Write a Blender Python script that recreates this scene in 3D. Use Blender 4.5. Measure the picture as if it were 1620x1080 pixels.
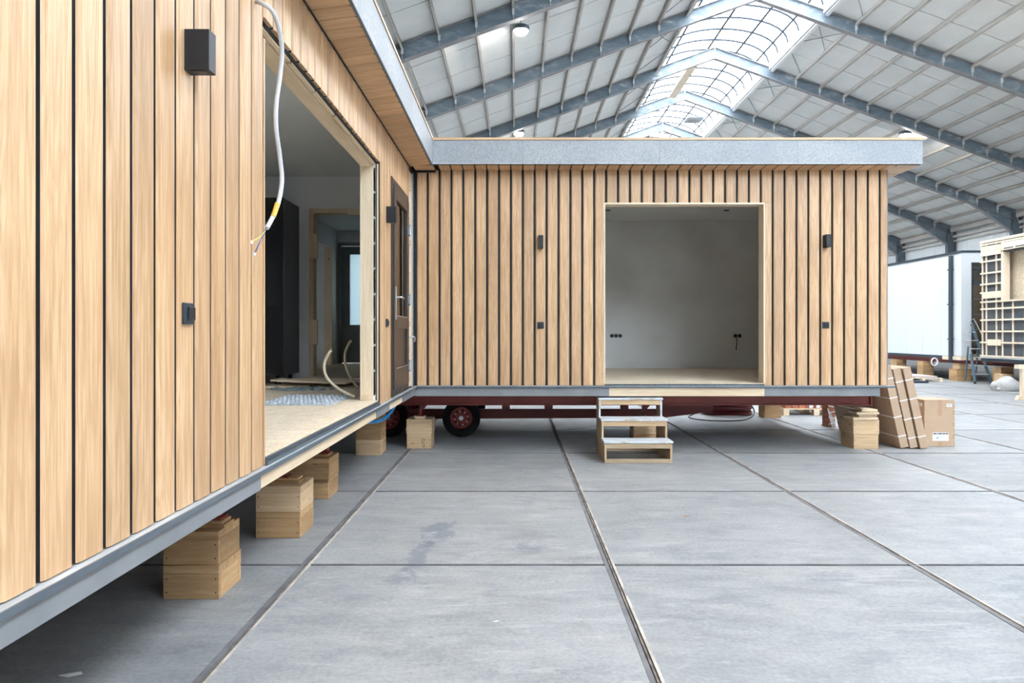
import bpy, bmesh, math, random
from mathutils import Vector, Matrix
for o in list(bpy.data.objects): bpy.data.objects.remove(o, do_unlink=True)
SC = bpy.context.scene; COL = SC.collection
R = random.Random(7)
PI = math.pi

# ---------------------------------------------------------------- camera, sky, exposure
cd = bpy.data.cameras.new('camera'); cam = bpy.data.objects.new('camera', cd); COL.objects.link(cam)
cam.location = (0, 0, 1.5); cam.rotation_euler = (PI/2, 0, 0)
cd.sensor_width = 36; cd.lens = 36*1080/1620
cd.shift_x = -5/1620; cd.shift_y = -13/1620
cd.clip_start = .05; cd.clip_end = 200
SC.camera = cam
w = bpy.data.worlds.new('sky'); SC.world = w; w.use_nodes = True
bg = w.node_tree.nodes['Background']; bg.inputs[0].default_value = (.95, .97, 1, 1); bg.inputs[1].default_value = 15
SC.view_settings.view_transform = 'Standard'; SC.view_settings.look = 'None'
SC.view_settings.gamma = 1; SC.view_settings.use_curve_mapping = False
SC.view_settings.exposure = 0.1
LAMP_STRENGTH = 420

# ---------------------------------------------------------------- materials
def newmat(name):
    m = bpy.data.materials.new(name); m.use_nodes = True
    nt = m.node_tree; b = nt.nodes['Principled BSDF']
    return m, nt, b
def N(nt, typ, **kw):
    n = nt.nodes.new(typ)
    for k, v in kw.items():
        if k.startswith('i_'): n.inputs[k[2:]].default_value = v
        else: setattr(n, k, v)
    return n
def L(nt, a, b): nt.links.new(a, b)
def ramp(nt, fac, stops):
    r = nt.nodes.new('ShaderNodeValToRGB'); e = r.color_ramp.elements
    while len(e) < len(stops): e.new(.5)
    for i, (p, c) in enumerate(stops):
        e[i].position = p; e[i].color = (c[0], c[1], c[2], 1)
    L(nt, fac, r.inputs[0]); return r.outputs[0]
def mixc(nt, fac, a, b, mode='MIX'):
    m = nt.nodes.new('ShaderNodeMix'); m.data_type = 'RGBA'; m.blend_type = mode
    for sock, v in ((m.inputs[0], fac), (m.inputs[6], a), (m.inputs[7], b)):
        if isinstance(v, bpy.types.NodeSocket): L(nt, v, sock)
        elif isinstance(v, (int, float)): sock.default_value = v
        else: sock.default_value = (v[0], v[1], v[2], 1)
    return m.outputs[2]
def coords(nt, scale, jitter=True, world=False):
    if world:
        out = N(nt, 'ShaderNodeNewGeometry').outputs['Position']
    else:
        out = N(nt, 'ShaderNodeTexCoord').outputs['Object']
    if jitter:
        oi = N(nt, 'ShaderNodeObjectInfo')
        mu = N(nt, 'ShaderNodeVectorMath', operation='MULTIPLY_ADD')
        cx = N(nt, 'ShaderNodeCombineXYZ')
        for i in range(3): L(nt, oi.outputs['Random'], cx.inputs[i])
        mu.inputs[1].default_value = (37, 53, 71); L(nt, cx.outputs[0], mu.inputs[0]); L(nt, out, mu.inputs[2])
        out = mu.outputs[0]
    mp = N(nt, 'ShaderNodeMapping'); mp.inputs['Scale'].default_value = scale; L(nt, out, mp.inputs[0])
    return mp.outputs[0]
def noise(nt, vec, scale=1, detail=4, rough=.55, dist=0):
    n = N(nt, 'ShaderNodeTexNoise'); n.inputs['Scale'].default_value = scale; n.inputs['Detail'].default_value = detail
    n.inputs['Roughness'].default_value = rough; n.inputs['Distortion'].default_value = dist
    L(nt, vec, n.inputs['Vector']); return n.outputs[0]
def bump(nt, b, h, strength=.2, dist=.01):
    n = N(nt, 'ShaderNodeBump'); n.inputs['Strength'].default_value = strength; n.inputs['Distance'].default_value = dist
    L(nt, h, n.inputs['Height']); L(nt, n.outputs[0], b.inputs['Normal'])
def wood(name, light, mid, dark, axis='Z', rough=.5, knots=0, grain=1.0, vary=.12, bmp=.12):
    m, nt, b = newmat(name)
    def sc(a, l): return tuple(l if ax == axis else a for ax in 'XYZ')
    fine = noise(nt, coords(nt, sc(72*grain, 2.6)), 1, 6, .68, .25)
    band = noise(nt, coords(nt, sc(11*grain, .75)), 1, 3, .5, .6)
    big = noise(nt, coords(nt, sc(4, .9)), 1, 2, .5)
    # growth rings: bands of a smooth field
    ring = N(nt, 'ShaderNodeMath', operation='MULTIPLY'); ring.inputs[1].default_value = 70; L(nt, band, ring.inputs[0])
    fr = N(nt, 'ShaderNodeMath', operation='SINE'); L(nt, ring.outputs[0], fr.inputs[0])
    mr = N(nt, 'ShaderNodeMapRange'); mr.inputs[1].default_value = -.2; L(nt, fr.outputs[0], mr.inputs[0])
    c1 = ramp(nt, fine, [(.34, mid), (.60, light)])
    f = N(nt, 'ShaderNodeMath', operation='MULTIPLY'); f.inputs[1].default_value = .42; L(nt, mr.outputs[0], f.inputs[0])
    c2 = mixc(nt, f.outputs[0], c1, mid)
    f2 = ramp(nt, big, [(.45, (0, 0, 0)), (.75, (.55, .55, .55))])
    c3 = mixc(nt, f2, c2, dark)
    if knots:
        v = N(nt, 'ShaderNodeTexVoronoi'); v.inputs['Scale'].default_value = knots
        L(nt, coords(nt, sc(1, .45)), v.inputs['Vector'])
        k = ramp(nt, v.outputs['Distance'], [(.035, (1, 1, 1)), (.09, (0, 0, 0))])
        c3 = mixc(nt, k, c3, tuple(x*.45 for x in dark))
    oi = N(nt, 'ShaderNodeObjectInfo')
    vr = N(nt, 'ShaderNodeMapRange'); vr.inputs[3].default_value = 1-vary; vr.inputs[4].default_value = 1+vary*.6
    L(nt, oi.outputs['Random'], vr.inputs[0])
    hs = N(nt, 'ShaderNodeHueSaturation'); L(nt, vr.outputs[0], hs.inputs['Value']); L(nt, c3, hs.inputs['Color'])
    L(nt, hs.outputs[0], b.inputs['Base Color']); b.inputs['Roughness'].default_value = rough
    bump(nt, b, fine, bmp, .004)
    return m
def flat(name, c, rough=.5, metal=0, var=0, scale=8, bmp=0, c2=None, world=False, stretch=(1, 1, 1)):
    m, nt, b = newmat(name)
    b.inputs['Roughness'].default_value = rough; b.inputs['Metallic'].default_value = metal
    if var or c2:
        n = noise(nt, coords(nt, stretch, True, world), scale, 5, .6)
        lo = c2 if c2 else tuple(x*(1-var) for x in c)
        L(nt, ramp(nt, n, [(.35, lo), (.65, c)]), b.inputs['Base Color'])
        if bmp: bump(nt, b, n, bmp, .01)
    else: b.inputs['Base Color'].default_value = (*c, 1)
    return m

M = {}
for ax in 'XYZ':
    M['clad'+ax] = wood('oak_cladding_'+ax, (.77, .505, .295), (.52, .305, .15), (.39, .21, .095), ax, .42, vary=.13)
    M['pine'+ax] = wood('pine_'+ax, (.86, .70, .50), (.76, .58, .38), (.62, .42, .24), ax, .6, knots=5, grain=.6, vary=.1)
    M['crate'+ax] = wood('crate_wood_'+ax, (.60, .39, .20), (.47, .27, .12), (.34, .18, .075), ax, .62, knots=5, grain=.6, vary=.25)
    M['palec'+ax] = wood('pale_crate_wood_'+ax, (.74, .53, .33), (.60, .40, .22), (.48, .30, .155), ax, .62, knots=5, grain=.6, vary=.12)
M['birch'] = wood('pale_batten_wood', (.92, .78, .60), (.84, .68, .50), (.72, .55, .38), 'Z', .6, vary=.06)
M['worn'] = wood('worn_step_wood', (.60, .46, .31), (.45, .32, .20), (.30, .21, .13), 'X', .7, knots=5, grain=.7)

def mk_tread():
    m, nt, b = newmat('scuffed_tread')
    n = noise(nt, coords(nt, (4, 18, 4)), 1, 6, .7)
    g = noise(nt, coords(nt, (3, 60, 60)), 1, 4, .6)
    c = ramp(nt, g, [(.3, (.40, .29, .19)), (.7, (.56, .43, .29))])
    f = ramp(nt, n, [(.36, (0, 0, 0)), (.5, (1, 1, 1))])
    L(nt, mixc(nt, f, c, (.66, .70, .75)), b.inputs['Base Color']); b.inputs['Roughness'].default_value = .6
    return m
M['tread'] = mk_tread()
def mk_osb():
    m, nt, b = newmat('strand_board')
    v = N(nt, 'ShaderNodeTexVoronoi'); v.inputs['Scale'].default_value = 1; v.inputs['Randomness'].default_value = 1
    L(nt, coords(nt, (14, 38, 20), False), v.inputs['Vector'])
    n = noise(nt, coords(nt, (60, 20, 20), False), 1, 5, .7)
    c = ramp(nt, v.outputs['Color'], [(.1, (.60, .44, .28)), (.5, (.76, .61, .43)), (.9, (.84, .71, .54))])
    c = mixc(nt, .45, c, ramp(nt, n, [(.3, (.56, .41, .27)), (.6, (.85, .74, .59))]))
    L(nt, c, b.inputs['Base Color']); b.inputs['Roughness'].default_value = .7
    return m
M['osb'] = mk_osb()
def mk_galv():
    m, nt, b = newmat('galvanised_fascia')
    v = N(nt, 'ShaderNodeTexVoronoi'); v.inputs['Scale'].default_value = 60
    L(nt, coords(nt, (1, 1, 1)), v.inputs['Vector'])
    n = noise(nt, coords(nt, (1.2, 1.2, 1.2)), 1, 4, .6); f = noise(nt, coords(nt, (60, 60, 60)), 1, 3, .7)
    c = ramp(nt, f, [(.3, (.22, .23, .24)), (.62, (.46, .47, .48))])
    c = mixc(nt, .3, c, ramp(nt, v.outputs['Color'], [(.2, (.26, .27, .28)), (.8, (.48, .49, .50))]))
    c = mixc(nt, ramp(nt, n, [(.42, (0, 0, 0)), (.6, (.35, .35, .35))]), c, (.24, .265, .30))
    L(nt, c, b.inputs['Base Color']); b.inputs['Roughness'].default_value = .55; b.inputs['Metallic'].default_value = .1
    return m
M['galv'] = mk_galv()
def mk_concrete():
    m, nt, b = newmat('worn_concrete')
    p = coords(nt, (1, 1, 1), False, True); po = coords(nt, (1, 1, 1), True)
    big = noise(nt, po, .9, 5, .6, .3); mid = noise(nt, coords(nt, (2.2, 5.5, 1)), 1, 6, .65, .4)
    fine = noise(nt, p, 42, 5, .7); speck = noise(nt, p, 11, 5, .72)
    c = ramp(nt, mid, [(.32, (.17, .175, .18)), (.48, (.30, .302, .30)), (.66, (.43, .425, .41))])
    c = mixc(nt, ramp(nt, big, [(.35, (0, 0, 0)), (.7, (.6, .6, .6))]), c, (.33, .335, .335))
    c = mixc(nt, .36, c, ramp(nt, fine, [(.3, (.15, .16, .175)), (.62, (.42, .425, .43))]))
    c = mixc(nt, ramp(nt, speck, [(.66, (0, 0, 0)), (.72, (.5, .5, .5))]), c, (.52, .515, .50))
    c = mixc(nt, ramp(nt, noise(nt, p, 7.3, 6, .75), [(.27, (.55, .55, .55)), (.34, (0, 0, 0))]), c, (.13, .15, .18))
    sc_ = noise(nt, coords(nt, (1.1, 7, 1), True), 1.6, 7, .78, 1.2)
    c = mixc(nt, ramp(nt, sc_, [(.55, (0, 0, 0)), (.64, (.5, .5, .5)), (.70, (.1, .1, .1))]), c, (.50, .50, .49))
    c = mixc(nt, ramp(nt, noise(nt, po, 2.3, 6, .75, .8), [(.36, (.45, .45, .45)), (.5, (0, 0, 0))]), c, (.22, .225, .24))
    c = mixc(nt, ramp(nt, noise(nt, p, 1.7, 5, .6), [(.56, (0, 0, 0)), (.72, (.4, .4, .4))]), c, (.42, .39, .35))
    oi = N(nt, 'ShaderNodeObjectInfo'); vr = N(nt, 'ShaderNodeMapRange'); vr.inputs[3].default_value = .9; vr.inputs[4].default_value = 1.06
    L(nt, oi.outputs['Random'], vr.inputs[0])
    # dark oil stain lying across two slabs
    sep = N(nt, 'ShaderNodeSeparateXYZ'); L(nt, N(nt, 'ShaderNodeNewGeometry').outputs['Position'], sep.inputs[0])
    wob = noise(nt, p, 6, 6, .8)
    def math_(op, a, b_):
        q = N(nt, 'ShaderNodeMath', operation=op)
        for i, v in enumerate((a, b_)):
            if isinstance(v, (int, float)): q.inputs[i].default_value = v
            else: L(nt, v, q.inputs[i])
        return q.outputs[0]
    for (x0, y0, sx, sy, k) in ((-.575, 5.2, .13, .32, .75), (-.66, 4.6, .08, .42, .7), (-.72, 4.15, .07, .2, .5), (.1, 4.78, .12, .14, .5), (3.2, 4.05, .35, .22, .35), (1.95, 4.2, .2, .12, .3)):
        dx = math_('DIVIDE', math_('SUBTRACT', sep.outputs[0], x0), sx); dy = math_('DIVIDE', math_('SUBTRACT', sep.outputs[1], y0), sy)
        d = math_('ADD', math_('MULTIPLY', dx, dx), math_('MULTIPLY', dy, dy))
        d = math_('ADD', d, math_('MULTIPLY', math_('SUBTRACT', wob, .5), 9))
        f = ramp(nt, d, [(.2, (k*.8, k*.8, k*.8)), (1.0, (0, 0, 0))])
        c = mixc(nt, f, c, (.13, .155, .19))
    hs = N(nt, 'ShaderNodeHueSaturation'); L(nt, vr.outputs[0], hs.inputs['Value']); L(nt, c, hs.inputs['Color'])
    L(nt, hs.outputs[0], b.inputs['Base Color'])
    rr = N(nt, 'ShaderNodeMapRange'); rr.inputs[3].default_value = .38; rr.inputs[4].default_value = .7; L(nt, mid, rr.inputs[0]); L(nt, rr.outputs[0], b.inputs['Roughness'])
    bump(nt, b, fine, .15, .004)
    return m
M['concrete'] = mk_concrete()
M['joint'] = flat('joint_dirt', (.30, .25, .21), .9, 0, c2=(.10, .085, .075), scale=9, bmp=.5, world=True)
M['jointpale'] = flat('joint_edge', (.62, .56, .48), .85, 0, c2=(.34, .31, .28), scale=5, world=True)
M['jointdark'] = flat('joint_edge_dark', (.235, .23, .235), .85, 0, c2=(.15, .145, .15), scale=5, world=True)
M['jointmouth'] = flat('joint_groove', (.05, .045, .045), .95)
def mk_steel():
    m, nt, b = newmat('blue_grey_painted_steel')
    n = noise(nt, coords(nt, (1.3, 1.3, 3)), 1, 6, .7, .5)
    c = ramp(nt, n, [(.32, (.10, .135, .165)), (.52, (.15, .19, .225)), (.62, (.24, .28, .31)), (.72, (.55, .58, .60))])
    L(nt, c, b.inputs['Base Color']); b.inputs['Roughness'].default_value = .5; return m
M['steel'] = mk_steel()
M['steelflange'] = flat('dusty_flange_paint', (.36, .345, .345), .65, 0, c2=(.24, .235, .245), scale=2)
M['column'] = flat('blue_column_paint', (.12, .155, .185), .5, 0, c2=(.09, .12, .145), scale=3)
M['glazing'] = flat('blue_grey_glazing_bar', (.052, .062, .074), 1)
M['glazing'].node_tree.nodes['Principled BSDF'].inputs['Specular IOR Level'].default_value = 0
M['cleat'] = flat('chalky_cleat_paint', (.55, .56, .57), .7)
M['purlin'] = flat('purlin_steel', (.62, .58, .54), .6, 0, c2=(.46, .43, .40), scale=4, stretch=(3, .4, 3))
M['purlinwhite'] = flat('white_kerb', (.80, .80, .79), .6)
M['roofpanel'] = flat('off_white_roof_panel', (.88, .88, .86), .9, 0, c2=(.82, .83, .81), scale=1.2)
M['rooftop'] = flat('roof_outer_skin', (.2, .2, .2), .8)
M['wallpanel'] = flat('white_wall_panel', (.80, .83, .84), .5, 0, c2=(.74, .77, .78), scale=1)
M['white'] = flat('white_lining', (.82, .83, .82), .6, 0, c2=(.78, .79, .78), scale=1.5)
def mk_lining():
    m, nt, b = newmat('back_wall_lining')
    c = ramp(nt, noise(nt, coords(nt, (1, 1, 1)), .9, 3, .5), [(.4, (.80, .80, .78)), (.62, (.70, .68, .65))])
    L(nt, c, b.inputs['Base Color']); b.inputs['Roughness'].default_value = .6; return m
M['lining'] = mk_lining()
M['shinywhite'] = flat('white_sheet_cladding', (.74, .77, .80), .35)
M['black'] = flat('black_powder_coat', (.014, .017, .022), .45)
M['slate'] = flat('dark_slate_coat', (.03, .045, .06), .45)
M['membrane'] = flat('black_membrane', (.018, .02, .024), .7, 0, c2=(.03, .033, .037), scale=6)
M['membrane2'] = flat('grey_wall_membrane', (.085, .095, .11), .55, 0, c2=(.06, .066, .075), scale=7, bmp=.4)
M['ledge'] = flat('scuffed_metal_ledge', (.60, .62, .63), .5, .1, c2=(.40, .425, .45), scale=3, stretch=(6, 1, 6))
M['ledgeedge'] = flat('dark_ledge_edge', (.085, .105, .13), .45, .1, c2=(.14, .165, .19), scale=4, stretch=(2, .5, 2))
M['rubber_strip'] = flat('dusty_rubber_strip', (.045, .055, .065), .6, 0, c2=(.10, .115, .13), scale=7, stretch=(8, .8, 8))
M['fibre'] = flat('grey_base_board', (.27, .275, .285), .6, 0, c2=(.215, .22, .23), scale=3)
M['red'] = flat('red_oxide_steel', (.27, .045, .034), .45, 0, c2=(.21, .036, .028), scale=4)
M['rimred'] = flat('red_rim_paint', (.36, .035, .035), .4)
M['rubber'] = flat('black_tyre_rubber', (.012, .012, .013), .8)
M['steelbare'] = flat('bright_steel', (.62, .64, .66), .28, .9)
M['brown'] = flat('dark_brown_frame', (.047, .033, .028), .35)
M['darkcab'] = flat('dark_cabinet_gloss', (.012, .014, .018), .22)
M['darkside'] = flat('dark_cabinet_side', (.045, .05, .062), .4)
M['card'] = flat('cardboard', (.53, .37, .25), .75, 0, c2=(.48, .33, .22), scale=3)
M['cardtape'] = flat('packing_tape', (.46, .29, .175), .3)
M['paper'] = flat('white_paper', (.85, .86, .87), .6)
M['ink'] = flat('black_ink', (.03, .03, .035), .6)
M['greyink'] = flat('grey_ink', (.42, .46, .52), .6)
M['strap'] = flat('white_strap', (.88, .88, .87), .5)
M['conduit'] = flat('grey_plastic_conduit', (.56, .57, .59), .45)
M['yellow'] = flat('yellow_tape', (.75, .48, .08), .5)
M['wireyellow'] = flat('yellow_green_wire', (.62, .60, .08), .4)
M['wireblue'] = flat('blue_wire', (.03, .12, .42), .4)
M['wirebrown'] = flat('brown_wire', (.12, .05, .03), .4)
M['bluepipe'] = flat('blue_water_pipe', (.0, .27, .72), .35)
M['pipebeige'] = flat('beige_pipe', (.66, .54, .38), .5)
M['matfoil'] = flat('pale_mat', (.62, .66, .70), .5, 0, c2=(.33, .35, .38), scale=26)
M['concretebits'] = flat('grey_rubble', (.22, .27, .28), .8)
M['redhose'] = flat('dark_red_hose', (.16, .014, .018), .35)
M['cableblack'] = flat('black_cable', (.02, .02, .022), .5)
M['brick'] = flat('clay_brick', (.50, .20, .11), .85, 0, c2=(.38, .145, .085), scale=6)
M['wrap'] = flat('white_wrap', (.80, .82, .85), .25)
M['sack'] = flat('grey_sack', (.50, .48, .46), .75, 0, c2=(.40, .385, .37), scale=4, bmp=.5)
M['bluestair'] = flat('blue_grey_stair_paint', (.085, .13, .165), .45)
M['pinkboard'] = flat('pale_pink_sheet', (.66, .53, .50), .7)
M['greypvc'] = flat('grey_door_pvc', (.25, .265, .27), .45)
def mk_glass(name, tint, rough=.02):
    m, nt, b = newmat(name)
    tr = N(nt, 'ShaderNodeBsdfTransparent'); tr.inputs[0].default_value = (*tint, 1)
    gl = N(nt, 'ShaderNodeBsdfGlossy'); gl.inputs['Roughness'].default_value = rough
    fr = N(nt, 'ShaderNodeFresnel'); fr.inputs[0].default_value = 1.5
    mx = N(nt, 'ShaderNodeMixShader'); L(nt, fr.outputs[0], mx.inputs[0]); L(nt, tr.outputs[0], mx.inputs[1]); L(nt, gl.outputs[0], mx.inputs[2])
    L(nt, mx.outputs[0], nt.nodes['Material Output'].inputs[0]); return m
M['glass'] = mk_glass('clear_glass', (.82, .85, .85))
M['glassdark'] = mk_glass('tinted_glass', (.85, .87, .87))
def mk_trans(name, tcol, f, scol):
    m, nt, b = newmat(name)
    tr = N(nt, 'ShaderNodeBsdfTransparent'); tr.inputs[0].default_value = (*tcol, 1)
    tl = N(nt, 'ShaderNodeBsdfTranslucent'); tl.inputs[0].default_value = (*scol, 1)
    mx = N(nt, 'ShaderNodeMixShader'); mx.inputs[0].default_value = f
    L(nt, tr.outputs[0], mx.inputs[1]); L(nt, tl.outputs[0], mx.inputs[2])
    L(nt, mx.outputs[0], nt.nodes['Material Output'].inputs[0]); return m
M['poly'] = mk_trans('skylight_polycarbonate', (.85, .9, .95), .45, (.8, .88, .94))
M['frost'] = mk_trans('frosted_glass', (.8, .9, .95), .85, (.8, .92, .96))
def mk_emit(name, c, s):
    m, nt, b = newmat(name); b.inputs['Base Color'].default_value = (*c, 1)
    b.inputs['Emission Color'].default_value = (*c, 1); b.inputs['Emission Strength'].default_value = s; return m
M['lamp'] = mk_emit('lamp_lens', (1, .97, .92), LAMP_STRENGTH)

# ---------------------------------------------------------------- helpers
W = {}
def tag(o, label=None, cat=None, group=None, kind=None):
    for k, v in (('label', label), ('category', cat), ('group', group), ('kind', kind)):
        if v: o[k] = v
    return o
def root(name, label=None, cat=None, loc=(0, 0, 0), group=None, kind=None):
    o = bpy.data.objects.new(name, None); COL.objects.link(o); o.location = loc; o.empty_display_size = .2
    W[o] = Vector(loc); return tag(o, label, cat, group, kind)
class MB:
    def __init__(s): s.v = []; s.f = []
    def add(s, vs, fs):
        n = len(s.v); s.v += [Vector(v) for v in vs]; s.f += [tuple(i+n for i in f) for f in fs]; return s
    def box(s, x0, x1, y0, y1, z0, z1):
        x0, x1 = min(x0, x1), max(x0, x1); y0, y1 = min(y0, y1), max(y0, y1); z0, z1 = min(z0, z1), max(z0, z1)
        return s.add([(x0, y0, z0), (x1, y0, z0), (x1, y1, z0), (x0, y1, z0), (x0, y0, z1), (x1, y0, z1), (x1, y1, z1), (x0, y1, z1)],
              [(0, 3, 2, 1), (4, 5, 6, 7), (0, 1, 5, 4), (1, 2, 6, 5), (2, 3, 7, 6), (3, 0, 4, 7)])
    def obox(s, c, ax, ay, az, hx, hy, hz):
        c = Vector(c); ax, ay, az = Vector(ax).normalized()*hx, Vector(ay).normalized()*hy, Vector(az).normalized()*hz
        vs = [c+ax*i+ay*j+az*k for k in (-1, 1) for (i, j) in ((-1, -1), (1, -1), (1, 1), (-1, 1))]
        return s.add(vs, [(0, 3, 2, 1), (4, 5, 6, 7), (0, 1, 5, 4), (1, 2, 6, 5), (2, 3, 7, 6), (3, 0, 4, 7)])
    def bar(s, a, b, w, h, up=(0, 0, 1)):
        a, b = Vector(a), Vector(b); d = (b-a); l = d.length; d.normalize(); u = Vector(up)
        sx = d.cross(u)
        if sx.length < 1e-4: sx = d.cross(Vector((1, 0, 0)))
        sx.normalize(); uu = sx.cross(d)
        return s.obox((a+b)/2, d, sx, uu, l/2, w/2, h/2)
    def prism(s, pts, axis, a, b):
        def P(p, t):
            return (t, p[0], p[1]) if axis == 'X' else (p[0], t, p[1]) if axis == 'Y' else (p[0], p[1], t)
        n = len(pts)
        vs = [P(p, a) for p in pts]+[P(p, b) for p in pts]
        return s.add(vs, [tuple(range(n)), tuple(range(2*n-1, n-1, -1))]+[(i, i+n, (i+1) % n+n, (i+1) % n) for i in range(n)])
    def tube(s, pts, r, n=8, closed=False):
        pts = [Vector(p) for p in pts]; m = len(pts); rings = []; prev = None
        for i, p in enumerate(pts):
            if closed: d = pts[(i+1) % m]-pts[i-1]
            else: d = pts[min(i+1, m-1)]-pts[max(i-1, 0)]
            d.normalize()
            if prev is None:
                prev = d.orthogonal().normalized()
            u = (prev-d*prev.dot(d)).normalized(); prev = u; v = d.cross(u)
            rr = r[i] if isinstance(r, (list, tuple)) else r
            rings.append([p+u*math.cos(2*PI*k/n)*rr+v*math.sin(2*PI*k/n)*rr for k in range(n)])
        vs = [q for rg in rings for q in rg]; fs = []
        for i in range(m if closed else m-1):
            for k in range(n):
                a, b = i*n+k, i*n+(k+1) % n; c, d_ = ((i+1) % m)*n+(k+1) % n, ((i+1) % m)*n+k
                fs.append((a, b, c, d_))
        if not closed: fs += [tuple(range(n-1, -1, -1)), tuple((m-1)*n+k for k in range(n))]
        return s.add(vs, fs)
    def cyl(s, a, b, r, n=20): return s.tube([a, b], r, n)
    def build(s, name, mat, parent=None, bevel=0, smooth=False, kind=None, label=None, origin=None):
        pw = W[parent] if parent is not None else Vector((0, 0, 0))
        if origin is None:
            lo = Vector([min(v[i] for v in s.v) for i in range(3)]); hi = Vector([max(v[i] for v in s.v) for i in range(3)])
            origin = Vector(((lo.x+hi.x)/2, (lo.y+hi.y)/2, lo.z))
        origin = Vector(origin)
        me = bpy.data.meshes.new(name); me.from_pydata([tuple(v-origin) for v in s.v], [], s.f)
        bm = bmesh.new(); bm.from_mesh(me)
        bmesh.ops.recalc_face_normals(bm, faces=bm.faces)
        if bevel:
            es = [e for e in bm.edges if len(e.link_faces) == 2 and e.calc_face_angle(0) > .7]
            bmesh.ops.bevel(bm, geom=es, offset=bevel, segments=1, affect='EDGES', clamp_overlap=True)
        if smooth:
            for f in bm.faces: f.smooth = len(f.verts) == 4
        bm.to_mesh(me); bm.free()
        me.materials.append(mat if not isinstance(mat, str) else M[mat])
        o = bpy.data.objects.new(name, me); COL.objects.link(o)
        o.location = origin-pw; W[o] = origin
        if parent is not None: o.parent = parent
        return tag(o, label=label, kind=kind)
def B(x0, x1, y0, y1, z0, z1): return MB().box(x0, x1, y0, y1, z0, z1)
def inst(name, me, parent, loc, rot=None):
    o = bpy.data.objects.new(name, me); COL.objects.link(o); o.parent = parent
    o.location = Vector(loc)-W[parent]; W[o] = Vector(loc)
    if rot is not None: o.rotation_euler = rot
    return o
def smoothpath(pts, n=8):
    pts = [Vector(p) for p in pts]; out = []
    for i in range(len(pts)-1):
        p0, p1, p2, p3 = pts[max(i-1, 0)], pts[i], pts[i+1], pts[min(i+2, len(pts)-1)]
        for k in range(n):
            t = k/n
            out.append(.5*((2*p1)+(p2-p0)*t+(2*p0-5*p1+4*p2-p3)*t*t+(-p0+3*p1-3*p2+p3)*t**3))
    out.append(pts[-1]); return out

# cladding board: width along x, outward -y, length along z
BW = .1185; TH = .024
_bm = {}
def board_mesh(length, width=BW, mat='cladZ', th=TH):
    key = (round(length, 3), round(width, 4), mat, th)
    if key not in _bm:
        prof = [(0, 0), (0, -th*.66), (.004, -th*.84), (.014, -th), (width-.0015, -th), (width, -th+.0015), (width, 0)]
        mb = MB().prism(prof, 'Z', 0, length)
        me = bpy.data.meshes.new('cladding_board'); me.from_pydata([tuple(v) for v in mb.v], [], mb.f)
        bm = bmesh.new(); bm.from_mesh(me); bmesh.ops.recalc_face_normals(bm, faces=bm.faces); bm.to_mesh(me); bm.free()
        me.materials.append(M[mat]); me.materials.append(M['membrane']); me.polygons[2].material_index = 1; _bm[key] = me
    return _bm[key]

# ================================================================= HALL
RX = 8.26; SL = .362; ZAP = 12.86; HX = 16.1      # ridge x, slope, rafter underside at ridge, half span
YF = [23.3+5*k for k in range(-6, 7)]              # portal frames
def zr(x): return ZAP-SL*abs(x-RX)
Y0, Y1 = YF[0], YF[-1]
# floor: cast slabs with joints
flo = root('floor', kind='structure')
XJ = [-1.353+1.97*k for k in range(-4, 14)]; YJ = [4.42+2.06*k for k in range(-5, 26)]
GX, GY = .016, .009
B(RX-HX-.3, RX+HX+.3, Y0, Y1, -.2, -.012).build('sub_base', 'jointmouth', flo)
far = MB(); cnt = 0
slabs = []
for i in range(len(XJ)-1):
    for j in range(len(YJ)-1):
        x0, x1, y0, y1 = XJ[i]+GX, XJ[i+1]-GX, YJ[j]+GY, YJ[j+1]-GY
        cx, cy = (x0+x1)/2, (y0+y1)/2
        vis = cy > .2 and abs(cx-0) < cy*.85+2
        (slabs if (vis and cy < 34) else [])
        if vis and cy < 32: slabs.append((x0, x1, y0, y1))
        else: far.box(x0, x1, y0, y1, -.15, 0)
mb = B(-(XJ[1]-XJ[0])/2+GX, (XJ[1]-XJ[0])/2-GX, -1.03+GY, 1.03-GY, -.15, 0)
first = mb.build('slab', 'concrete', flo, bevel=.004, origin=(0, 0, 0)); sme = first.data
for k, (x0, x1, y0, y1) in enumerate(slabs):
    loc = ((x0+x1)/2, (y0+y1)/2, R.uniform(-.0015, .0015))
    if k == 0: first.location = loc; W[first] = Vector(loc)
    else: inst('slab', sme, flo, loc)
far.build('slab_far', 'concrete', flo, kind='stuff')
print('slabs', len(slabs))
for k, x in enumerate(XJ):       # dirty steel-edged joints running away from the camera
    if -7 < x < 24:
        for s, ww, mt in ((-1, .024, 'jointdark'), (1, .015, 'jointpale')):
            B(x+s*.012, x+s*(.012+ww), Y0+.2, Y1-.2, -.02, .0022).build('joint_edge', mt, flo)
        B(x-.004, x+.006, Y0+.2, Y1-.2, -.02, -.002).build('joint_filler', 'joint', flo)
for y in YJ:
    B(RX-HX, RX+HX, y+.0085, y+.020, -.02, .0016).build('joint_edge', 'jointdark', flo)

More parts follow.
